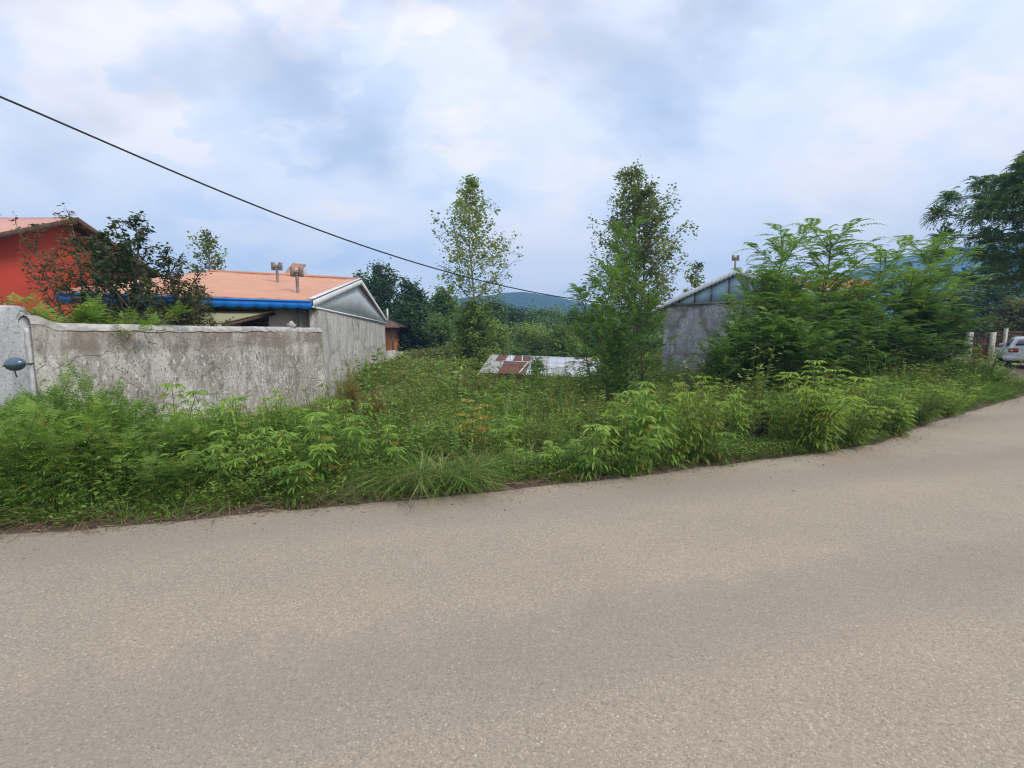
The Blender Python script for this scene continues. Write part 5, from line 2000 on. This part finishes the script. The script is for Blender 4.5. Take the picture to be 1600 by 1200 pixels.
# (u, vbase-on-ground, vtop, mesh, width factor, label)
WEEDS = [
    (472, 785, 728, 2, 1.0, 'small bright starry-leaved plant at the road edge below the yard wall'),
    (376, 735, 626, 2, .8, 'weed with a flat whorl of pale leaves on a bare stem before the yard wall'),
    (280, 735, 605, 2, .8, 'dark-topped weed on a bare stem standing against the yard wall left of the whorled one'),
    (437, 720, 612, 0, .7, 'slender weed with drooping tip before the last stretch of yard wall'),
    (350, 775, 676, 1, 1.0, 'broad drooping-leaved weed in the dense clump left of the starry plant'),
    (420, 768, 670, 0, 1.0, 'leafy weed in the dense clump right behind the starry plant'),
    (500, 760, 650, 1, 1.1, 'dark compound-leaved weed right of the starry plant, the broadest there'),
    (560, 752, 655, 2, 1.0, 'weed with large hanging leaves left of the grass tussock'),
    (540, 735, 628, 0, .9, 'pale-tipped weed in front of the dry brown stalks'),
    (610, 745, 668, 1, .9, 'weed half buried in grass above the tussock'),
    (460, 715, 640, 1, 1.0, 'bushy weed at the foot of the yard wall corner'),
    (505, 700, 622, 3, 1.0, 'fine-leaved bright weed at the foot of the grey gable wall'),
    (800, 730, 668, 2, .8, 'low palm-like weed in the grass below the yellow seedling'),
    (855, 742, 690, 0, .8, 'small weed in the grass left of the hand-leaved clump'),
    (930, 748, 668, 2, 1.25, 'weed with big hand-shaped drooping leaves close to the asphalt'),
    (900, 740, 690, 1, 1.0, 'low leafy weed left beside the big hand-leaved one'),
    (975, 740, 650, 1, 1.1, 'leafy weed right behind the big hand-leaved one'),
    (1005, 732, 600, 1, 1.15, 'tall light-green weed, the tallest left of the orange-tinged one'),
    (1035, 728, 640, 2, 1.1, 'hanging-leaved weed under the tall light-green one'),
    (965, 715, 618, 3, 1.1, 'fine-leaved weed below the dark feathery shrub'),
    (1092, 722, 590, 3, 1.15, 'orange-tinged bushy weed in front of the grey wall'),
    (1060, 724, 655, 0, 1.0, 'weed between the light-green and orange-tinged ones'),
    (1115, 722, 668, 2, 1.0, 'bluish-leaved weed at the start of the mown grass'),
    (1150, 700, 610, 0, .9, 'upright leafy weed before the dark broad-leaved shrub'),
    (1225, 700, 615, 3, 1.2, 'bushy weed just right of the charred stump'),
    (1262, 702, 566, 3, 1.5, 'big yellow-green bushy weed, tallest between stump and drive'),
    (1290, 700, 606, 1, 1.2, 'leafy weed on the right flank of the big yellow-green one'),
    (1330, 698, 622, 3, 1.3, 'rounded weed clump right of the big yellow-green one'),
    (1365, 680, 590, 3, 1.3, 'reddish-stemmed weed in the hollow before the dark shrub'),
    (1400, 680, 616, 1, 1.3, 'light leafy weed where the verge narrows'),
    (1440, 664, 600, 3, 1.3, 'weed clump on the narrow verge left of the drive'),
    (1480, 650, 596, 3, 1.2, 'small weed clump near the end of the verge'),
]
for i, (u, vb, vt, k, sx, lb) in enumerate(WEEDS):
    g_ = G(u, vb)
    b_ = (g_[0], g_[1], float(gz(g_[0], g_[1])))
    h_ = zat(u, vt, g_[1]) - b_[2]
    h_ = max(h_, .25)
    sxy = (.45 * h_ + .5) * sx
    k = {1: (1, 4, 5)[i % 3], 0: (0, 5)[i % 2]}.get(k, k)
    place2('leafy_weed', WD[k][0], WD[k][1], ('stem', 'foliage'), b_, i * 2.1, (sxy, sxy, h_), lb, 'weed', 'leafy weeds along the road verge')

FE = [feather_mesh(1.0, 71, tb=.5), feather_mesh(1.0, 72, stems=9, per=20, tb=.55), feather_mesh(1.0, 73, stems=6, per=26, tb=.42, fl=.2)]
FEA = [
    (30, 800, 640, 0, 'feathery weed at the left edge of the picture close to the road'),
    (90, 800, 655, 1, 'yellowish feathery weed in the front of the left thicket'),
    (140, 770, 632, 1, 'domed olive-green feathery weed in the middle of the left thicket'),
    (190, 780, 668, 0, 'feathery weed sloping right beside the domed olive one'),
    (60, 760, 600, 2, 'bluish feathery weed standing below the wall lamp'),
    (110, 750, 606, 2, 'tall feathery weed against the edge of the pale pier'),
    (165, 735, 592, 2, 'tallest feathery weed against the mossy part of the yard wall'),
    (215, 740, 612, 2, 'feathery weed with a thin veil of twigs over the yard wall'),
    (240, 770, 668, 0, 'feathery weed before the dark gap of the left thicket'),
    (300, 760, 646, 1, 'bright light-green feathery weed right of the dark gap'),
    (330, 745, 650, 1, 'pale feathery weed beside the whorled one'),
    (20, 740, 610, 2, 'feathery weed at the very left edge below the lamp arm'),
    (-40, 790, 630, 0, 'feathery weed cut by the left picture edge'),
    (270, 790, 706, 0, 'short feathery weed over the litter at the road edge'),
]
for i, (u, vb, vt, k, lb) in enumerate(FEA):
    g_ = G(u, vb)
    h_ = max(.3, zat(u, vt, g_[1]) + .02)
    sxy = .55 + .45 * h_
    place2('feathery_weed', FE[k][0], FE[k][1], ('stem', 'foliage'), (g_[0], g_[1], -.02), i * 1.3, (sxy, sxy, h_), lb, 'weed', 'feathery weeds below the yard wall')

# dry brown stalks by the gable wall
a_, f_ = feather_mesh(1.0, 81, stems=16, per=14, mat='leaf_dry', tb=.5, fl=.10, pl=.022, pw=.014, pairs=5, splay=.30)
for (u, vb, vt, sx, lb) in ((548, 690, 578, .85, 'tall dry brown weed stalks standing before the patched grey gable wall'),
                            (585, 690, 608, 1.1, 'lower dry brown weed patch right of the tall dry stalks')):
    g_ = G(u, vb)
    b_ = (g_[0], g_[1], float(gz(g_[0], g_[1])))
    h_ = zat(u, vt, g_[1]) - b_[2]
    place2('dry_weed', a_, f_, ('stem', 'foliage'), b_, u, (sx, sx, h_), lb, 'weed')
# yellow turning seedling
fo, st = MB(), MB()
rng = np.random.default_rng(90)
T = np.linspace(0, 1, 5)
st.tube(np.outer(T, [0.03, 0, .8]), .008 * (1 - .6 * T), 5)
O, D_, LN = [], [], []
for k in range(15):
    t = .35 + .65 * k / 15
    O.append([.03 * t, 0, .8 * t])
    D_.append([cos(k * 2.4), sin(k * 2.4), .35])
    LN.append(.26)
fronds(fo, np.array(O), np.array(D_), np.array(LN), 5, .10, .032, .5 + .15 * rng.normal(size=15), droop=.3, rach=.003)
g_ = G(737, 712)
b_ = (g_[0], g_[1], float(gz(g_[0], g_[1])))
place2('yellow_seedling', st.mesh('stem', MT['stem_brown']), fo.mesh('foliage', MT['leaf_autumn']), ('stem', 'foliage'), b_, 0, 1.0,
       'small seedling with yellow and orange leaves in the middle of the weedy field', 'seedling')
# leafy bush before the tin roof
tree('leafy_bush', 'small dark green bush in front of the middle of the tin roof', 'bush', base_at(840, 16.5), htop(840, 560, 16.5), lambda t: .55 * (1.1 - .7 * t), 'leaf_mid', nbr=20, sub=5, nl=7,
     ls=.15, lw=.06, trunk=.03, seed=95, t0=.05, up=.8, sig=.08, forks=2, tb=.35)
# grass tussock
r = np.random.default_rng(31)
mb = MB()
n_ = 850
a = r.random(n_) * 6.28
O = np.stack([.42 * np.sqrt(r.random(n_)) * np.cos(a), .22 * np.sqrt(r.random(n_)) * np.sin(a), 0 * a], 1)
az = np.where(r.random(n_) < .7, -pi / 2 + .9 * r.normal(size=n_), a)
mb.blades(O, az + .5 * r.normal(size=n_), .52 * (.35 + .8 * r.random(n_)), .5 + .9 * r.random(n_), .009, np.clip(.58 + .25 * r.normal(size=n_), 0, 1), r.random(n_) * 1.12, 6)
g_ = G(680, 760)
o = add('grass_tussock', mb.mesh('grass_tussock', MT['grass']))
o.location = (g_[0], g_[1], -.01)
o.scale = (1.25, 1.1, 1.05)
tag(o, 'big tussock of long grass flopping over towards the asphalt', 'grass tussock')
# charred stump
m = MB()
g_ = G(1192, 690)
b_ = np.array([g_[0], g_[1], float(gz(g_[0], g_[1]))])
zt_ = zat(1192, 643, g_[1])
m.tube([b_, b_ + [.01, 0, (zt_ - b_[2]) * .5], v3(b_ + [.03, 0, 0], zt_)], [.07, .05, .04], 8)
m.tube([b_ + [-.16, -.02, .12], b_ + [-.05, 0, .2], b_ + [.0, 0, .3]], [.03, .04, .03], 6)
m.tube([b_ + [.02, 0, (zt_ - b_[2]) * .85], v3(b_ + [-.06, 0, 0], zt_ - .01)], [.02, .012], 5)
tag(m.build('charred_stump', MT['char'], smooth=True), 'small black charred stump among the weeds at the edge of the mown grass', 'stump')

# ------------------------------------------------------------------ uncountable ground cover
r = np.random.default_rng(123)


def sample(n, x0, x1, y0, y1):
    x = x0 + (x1 - x0) * r.random(n)
    y = y0 + (y1 - y0) * r.random(n)
    return x, y


def inview(x, y, m=1.28):
    return np.abs(x) < y * m + .8


def leftwall(x, y):
    """plan position right of the yard wall and gable wall"""
    xw = np.interp(y, [2, W0[1], Cw[1], Cw2[1], 24.5, 60], [W0[0] - 2.5, W0[0], Cw[0], Cw2[0], Cw2[0] - .2, -30])
    return x > xw + .16


def off_things(x, y):
    k = np.ones(len(x), bool)
    # shed footprint
    k &= ~((x > -1.3) & (x < 4.0) & (y > 18.6) & (y < 22.4))
    # right house
    rel = np.stack([x - c0[0], y - c0[1]], 1)
    a_ = rel @ rd[:2]
    d_ = rel @ (-rn[:2])
    k &= ~((a_ > -.05) & (a_ < Wd) & (d_ > -.1) & (d_ < 7.6))
    # drive and road side
    k &= ~in_drive(x, y)
    return k


# short tufts right at the road edge and the little mown patch
PT = [tuft_mesh(i, 26, .16, 1.1, .007, .11, 'grass_short', .5, 4) for i in range(3)] + [clump_mesh(200 + i, .14, .14, 60, .035, .016, .55, 'leaf_feather', 8) for i in range(2)] + [tuft_mesh(210, 22, .24, 1.2, .006, .08, 'straw', .45, 4)]
x = -7 + 24 * r.random(9500)
s_ = .02 + .75 * r.random(len(x)) ** 1.2
wob = .15 * vnoise(x, x * 0, 1.7, 14) + .10 * vnoise(x, x * 0, 5, 15) + .14
y = edge_y(x) + s_ + wob
pat = (x > 2.6) & (x < 5.4)
x2, s2 = 2.6 + 3.0 * r.random(4200), .1 + 1.3 * r.random(4200)
x = np.concatenate([x, x2])
y = np.concatenate([y, edge_y(x2) + s2])
z = gz(x, y)
sc = .55 + .7 * r.random(len(x))
k = leftwall(x, y) & inview(x, y)
scatter('edge_grass', 'short green grass fringing the asphalt', 'grass', PT, np.stack([x, y, z], 1)[k], r.random(k.sum()) * 6.28, sc[k])

# long grass
PT = [tuft_mesh(20 + i, 26, .42, .6 + .15 * i, .007 + .0015 * i, .09, 'grass', .42 + .07 * i, 5) for i in range(5)] + [tuft_mesh(26, 10, .5, .7, .006, .08, 'straw', .6, 5)]
x, y = sample(25000, -7, 14, 3, 14)
s_ = y - edge_y(x)
n1 = vnoise(x, y, .9, 17)
pr_ = np.where(s_ < .16, np.where((s_ > .0) & (x < 3), .45, 0), np.where(s_ < 1.9, 1.0, .45)) * np.where((x > 2.5) & (x < 5.6) & (s_ < 1.1), .05, 1) * (.55 + .6 * n1)
k = (r.random(len(x)) < pr_) & leftwall(x, y) & inview(x, y) & off_things(x, y) & (s_ > .0)
x, y, s_ = x[k], y[k], s_[k]
sc = (.5 + .65 * r.random(len(x))) * np.interp(s_, [.1, .5, 1.2], [.55, .95, 1.0]) * np.interp(x, [-3, 0, 2, 6], [1.05, 1.0, .8, .8])
scatter('long_grass', 'long green grass growing between the verge weeds', 'grass', PT, np.stack([x, y, gz(x, y)], 1), r.random(len(x)) * 6.28, sc)

# mixed leafy undergrowth of the near verge
PT = [clump_mesh(i, .42, .22, 90, .075, .022, .52, 'leaf_weed') for i in range(3)] + [clump_mesh(i, .45, .2, 130, .05, .02, .5, 'leaf_feather') for i in range(3)] + [clump_mesh(30, .5, .25, 160, .045, .022, .55, 'leaf_field', 12), clump_mesh(31, .62, .16, 120, .10, .018, .6, 'leaf_weed', 9), clump_mesh(32, .38, .2, 110, .06, .045, .6, 'leaf_feather', 9), tuft_mesh(33, 30, .5, .6, .008, .1, 'grass', .65)]
x, y = sample(10000, -7.5, 16, 3, 13)
s_ = y - edge_y(x)
k = (s_ > .28) & (s_ < np.interp(x, [-6, 0, 3, 10], [4, 2.2, 4, 5])) & leftwall(x, y) & inview(x, y) & off_things(x, y) & ~((x > 2.6) & (x < 5.5) & (s_ < 1.2))
k &= r.random(len(x)) < np.interp(x, [-7, -1.5, 0, 1.5, 3], [1, .8, .3, .5, 1])
x, y, s_ = x[k], y[k], s_[k]
sc = (.6 + .6 * r.random(len(x))) * np.interp(s_, [.2, .8, 2], [.6, 1.0, 1.15]) * np.interp(x, [-4, -1, 1, 4], [1.25, .8, .7, 1.0]) * np.where((x < -2.6) & (y > 6.3), .6, 1)
scatter('verge_undergrowth', 'tangled leafy undergrowth between road and yard wall', 'undergrowth', PT, np.stack([x, y, gz(x, y)], 1), r.random(len(x)) * 6.28, sc)

# the weedy field
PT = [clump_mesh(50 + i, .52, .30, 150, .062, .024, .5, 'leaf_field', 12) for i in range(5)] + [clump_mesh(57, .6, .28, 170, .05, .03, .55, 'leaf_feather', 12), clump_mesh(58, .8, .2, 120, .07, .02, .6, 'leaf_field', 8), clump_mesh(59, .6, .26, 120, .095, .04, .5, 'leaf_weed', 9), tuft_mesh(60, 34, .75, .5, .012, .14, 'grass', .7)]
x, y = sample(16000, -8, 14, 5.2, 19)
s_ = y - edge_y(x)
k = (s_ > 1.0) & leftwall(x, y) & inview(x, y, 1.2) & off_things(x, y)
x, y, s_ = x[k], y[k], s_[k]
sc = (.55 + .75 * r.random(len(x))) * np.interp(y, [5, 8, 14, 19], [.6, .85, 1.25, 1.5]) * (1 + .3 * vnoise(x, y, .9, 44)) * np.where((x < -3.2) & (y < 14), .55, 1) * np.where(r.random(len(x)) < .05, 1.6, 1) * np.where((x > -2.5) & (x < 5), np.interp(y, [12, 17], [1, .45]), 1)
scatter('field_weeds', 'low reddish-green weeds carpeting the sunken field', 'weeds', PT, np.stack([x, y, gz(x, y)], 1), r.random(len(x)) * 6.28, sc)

# brambles on the bank beyond and round the shed
PT = [clump_mesh(70 + i, 1.0, .65, 240, .15, .075, .45, 'leaf_field', 14) for i in range(5)]
x, y = sample(9000, -12, 14, 17.5, 38)
k = leftwall(x, y) & inview(x, y, 1.0) & off_things(x, y) & ~((x > -2.6) & (x < 4.6) & (y > 16) & (y < 22.6))
x, y = x[k], y[k]
scatter('brambles', 'dense bramble bank between the gable wall and the tin shed', 'brambles', PT, np.stack([x, y, gz(x, y) - .05], 1), r.random(len(x)) * 6.28, .75 + .6 * r.random(len(x)))
# scrub over the valley floor behind
PT = [clump_mesh(80 + i, 2.2, 1.5, 320, .34, .2, .5, 'leaf_mid', 12) for i in range(4)]
x, y = sample(3600, -60, 70, 36, 90)
k = inview(x, y, .95) & ((x < 17) | (y > 44))
x, y = x[k], y[k]
scatter('valley_scrub', 'soft green scrub filling the valley below the hillside', 'scrub', PT, np.stack([x, y, gz(x, y) - .1], 1), r.random(len(x)) * 6.28, .6 + .6 * r.random(len(x)))
# greenery beside and behind the drive
PT = [clump_mesh(90 + i, .5, .35, 150, .08, .035, .5, 'leaf_feather', 12) for i in range(4)]
x, y = sample(9000, 8, 24, 9, 24)
s_ = y - edge_y(x)
lim = 22.3 + 0 * x
u_ = x / y
k = (s_ > .12) & (u_ < 1.0) & off_things(x, y)
x, y, s_ = x[k], y[k], s_[k]
sc = (.5 + .5 * r.random(len(x))) * np.interp(s_, [.1, .8, 2.5], [.45, 1.0, 1.5]) * np.interp(x / y, [.85, 1.0], [1, .45])
scatter('drive_side_weeds', 'soft green weeds tapering off beside the dirt drive', 'weeds', PT, np.stack([x, y, gz(x, y)], 1), r.random(len(x)) * 6.28, sc)
# short grass between road and drive
PT = [tuft_mesh(60 + i, 40, .13, .8, .011, .18, 'grass_short', .5, 3) for i in range(3)]
x, y = sample(7000, 12, 26, 10, 24)
s_ = y - edge_y(x)
k = (s_ > .05) & (s_ < 7) & ~in_drive(x, y) & (r.random(len(x)) < .8)
x, y = x[k], y[k]
scatter('drive_side_grass', 'thin short grass between the asphalt and the dirt drive', 'grass', PT, np.stack([x, y, gz(x, y) + .01], 1), r.random(len(x)) * 6.28, .7 + .5 * r.random(len(x)))

# trees closing the view behind the fence on the right
for (u, v, D, hwp, mt, lb, sd_) in ((1592, 478, 30, 44, 'leaf_olive', 'olive-green bush rising behind the slatted fence', 201),
                                   (1480, 470, 27, 46, 'leaf_dark', 'dark bush filling the shade left of the rusty gate', 202),
                                   (1540, 455, 33, 60, 'leaf_dark', 'dark tree mass behind the rusty gate', 203)):
    b_ = base_at(u, D)
    rw = hwp / F * D
    tree('leafy_bush', lb, 'bush', b_, htop(u, v, D), lambda t, rw=rw: rw * np.interp(t, [0, .3, .8, 1], [.9, 1, .8, .4]), mt, nbr=50, sub=8, nl=16, ls=.22, lw=.14,
         trunk=.1, seed=sd_, t0=.05, up=.5, sig=.25, forks=2, tb=.4)

# litter: dead stalks along the edge
mb = MB()
n_ = 6500
x = -6 + 18 * r.random(n_)
s_ = .12 + .14 * r.normal(size=n_) + .05 * vnoise(x, x * 0, 2, 3)
k = (s_ > -.10) & (s_ < .5) & (r.random(n_) < np.interp(x, [-6, -1, 1, 5, 12], [1, 1, .6, .5, .2]))
x, s_ = x[k], s_[k]
n_ = len(x)
y = edge_y(x) + s_
az = r.random(n_) * 6.28
ln = .04 + .20 * r.random(n_) ** 1.5
O = np.stack([x, y, .012 + .03 * r.random(n_)], 1)
D_ = unit(np.stack([np.cos(az), np.sin(az) * .6, .10 * r.normal(size=n_)], 1))
mb.lances(O, D_, np.tile([0, 0, 1.], (n_, 1)) + .3 * r.normal(size=(n_, 3)), ln, .003 + .005 * r.random(n_), np.clip(.4 + .25 * r.normal(size=n_), 0, 1), 0 * x, sag=.05)
tag(mb.build('litter', MT['straw'], attrs=True), 'brown dead stalks and leaf litter along the asphalt edge', 'litter', kind='stuff')
# grit and crumbs of asphalt lying along the broken edge
mb = MB()
n_ = 2600
x = -6 + 19 * r.random(n_)
s_ = .02 - .16 * np.abs(r.normal(size=n_)) ** 1.5
sz_ = .004 + .009 * r.random(n_) ** 3
c_ = np.stack([x, edge_y(x) + s_, .3 * sz_], 1)
rv = unit(r.normal(size=(n_, 6, 3))) * sz_[:, None, None] * .9
oct_ = np.array([[1, 0, 0], [-1, 0, 0], [0, 1, 0], [0, -1, 0], [0, 0, .7], [0, 0, -.7]]) * 1.0
V = c_[:, None] + oct_[None] * sz_[:, None, None] + rv * .35
T_ = np.array([[0, 2, 4], [2, 1, 4], [1, 3, 4], [3, 0, 4], [2, 0, 5], [1, 2, 5], [3, 1, 5], [0, 3, 5]])
mb.raw(V.reshape(-1, 3), None, (np.arange(n_)[:, None, None] * 6 + T_[None]).reshape(-1, 3))
tag(mb.build('grit', simple('grit', (.27, .22, .17), .9, var=.5, scale=30)), 'loose grit and crumbs along the broken asphalt edge', 'grit', kind='stuff')
# a few fallen leaves and straws that can be picked out
for (u, v, ln, wd2, az, tt, lb, cat) in (
        (407, 808, .06, .03, 1.2, .95, 'pale curled fallen leaf on the asphalt edge below the starry plant', 'leaf'),
        (404, 800, .045, .03, 0, .35, 'orange-brown fallen leaf lying behind the pale one', 'leaf'),
        (490, 799, .05, .02, .2, 1.0, 'tiny whitish scrap on the asphalt right of the pale leaf', 'scrap'),
        (1258, 713, .10, .03, .4, .85, 'pale dry leaf on the asphalt edge at the mown grass', 'leaf'),
        (1275, 728, .11, .015, -.2, .1, 'short dark twig lying out on the asphalt on the right', 'twig'),
        (1240, 768, .05, .03, .9, 1.0, 'small whitish chip lying out on the asphalt', 'scrap'),
        (1155, 748, .06, .01, -.3, .2, 'tiny dark twig on the asphalt near the mown grass', 'twig')):
    g_ = G(u, v)
    mb = MB()
    mb.lances(np.array([[0, 0, .008]]), np.array([[cos(az), sin(az), .12]]), np.array([[0, 0, 1.]]), ln, wd2, tt, 0, sag=.1)
    o = add({'leaf': 'fallen_leaf', 'scrap': 'pale_scrap', 'twig': 'fallen_twig'}[cat], mb.mesh(cat, MT['straw']))
    o.location = (g_[0], g_[1], .002)
    tag(o, lb, cat)
# long dry straws arching from the tussock over the asphalt
mb = MB()
for (ua, va, ub, vb) in ((660, 740, 622, 792), (668, 745, 606, 785), (640, 752, 560, 770), (1105, 690, 1130, 728), (500, 760, 420, 765), (690, 742, 640, 800)):
    a, b = G(ua, va, .25), G(ub, vb, .01)
    S = np.linspace(0, 1, 8)[:, None]
    c = a * (1 - S) + b * S + ZV * .12 * (4 * S * (1 - S))
    mb.tube(c, .0028, 4)
tag(mb.build('dry_straws', MT['straw']), 'long pale dry straws bent out of the verge grass over the asphalt', 'straw', kind='stuff')

# ------------------------------------------------------------------ haze
hz = MB().box((-1180, -40, -6), (2360, 0, 0), (0, 1230, 0), (0, 0, 190))
mh = bpy.data.materials.new('haze')
mh.use_nodes = True
t_ = mh.node_tree
t_.nodes.clear()
o_ = t_.nodes.new('ShaderNodeOutputMaterial')
pv = t_.nodes.new('ShaderNodeVolumePrincipled')
pv.inputs['Color'].default_value = (.30, .58, 1.0, 1)
pv.inputs['Density'].default_value = .00085
t_.links.new(pv.outputs[0], o_.inputs['Volume'])
tag(hz.build('haze', mh), 'thin blue air haze over the valley', 'haze', kind='stuff')
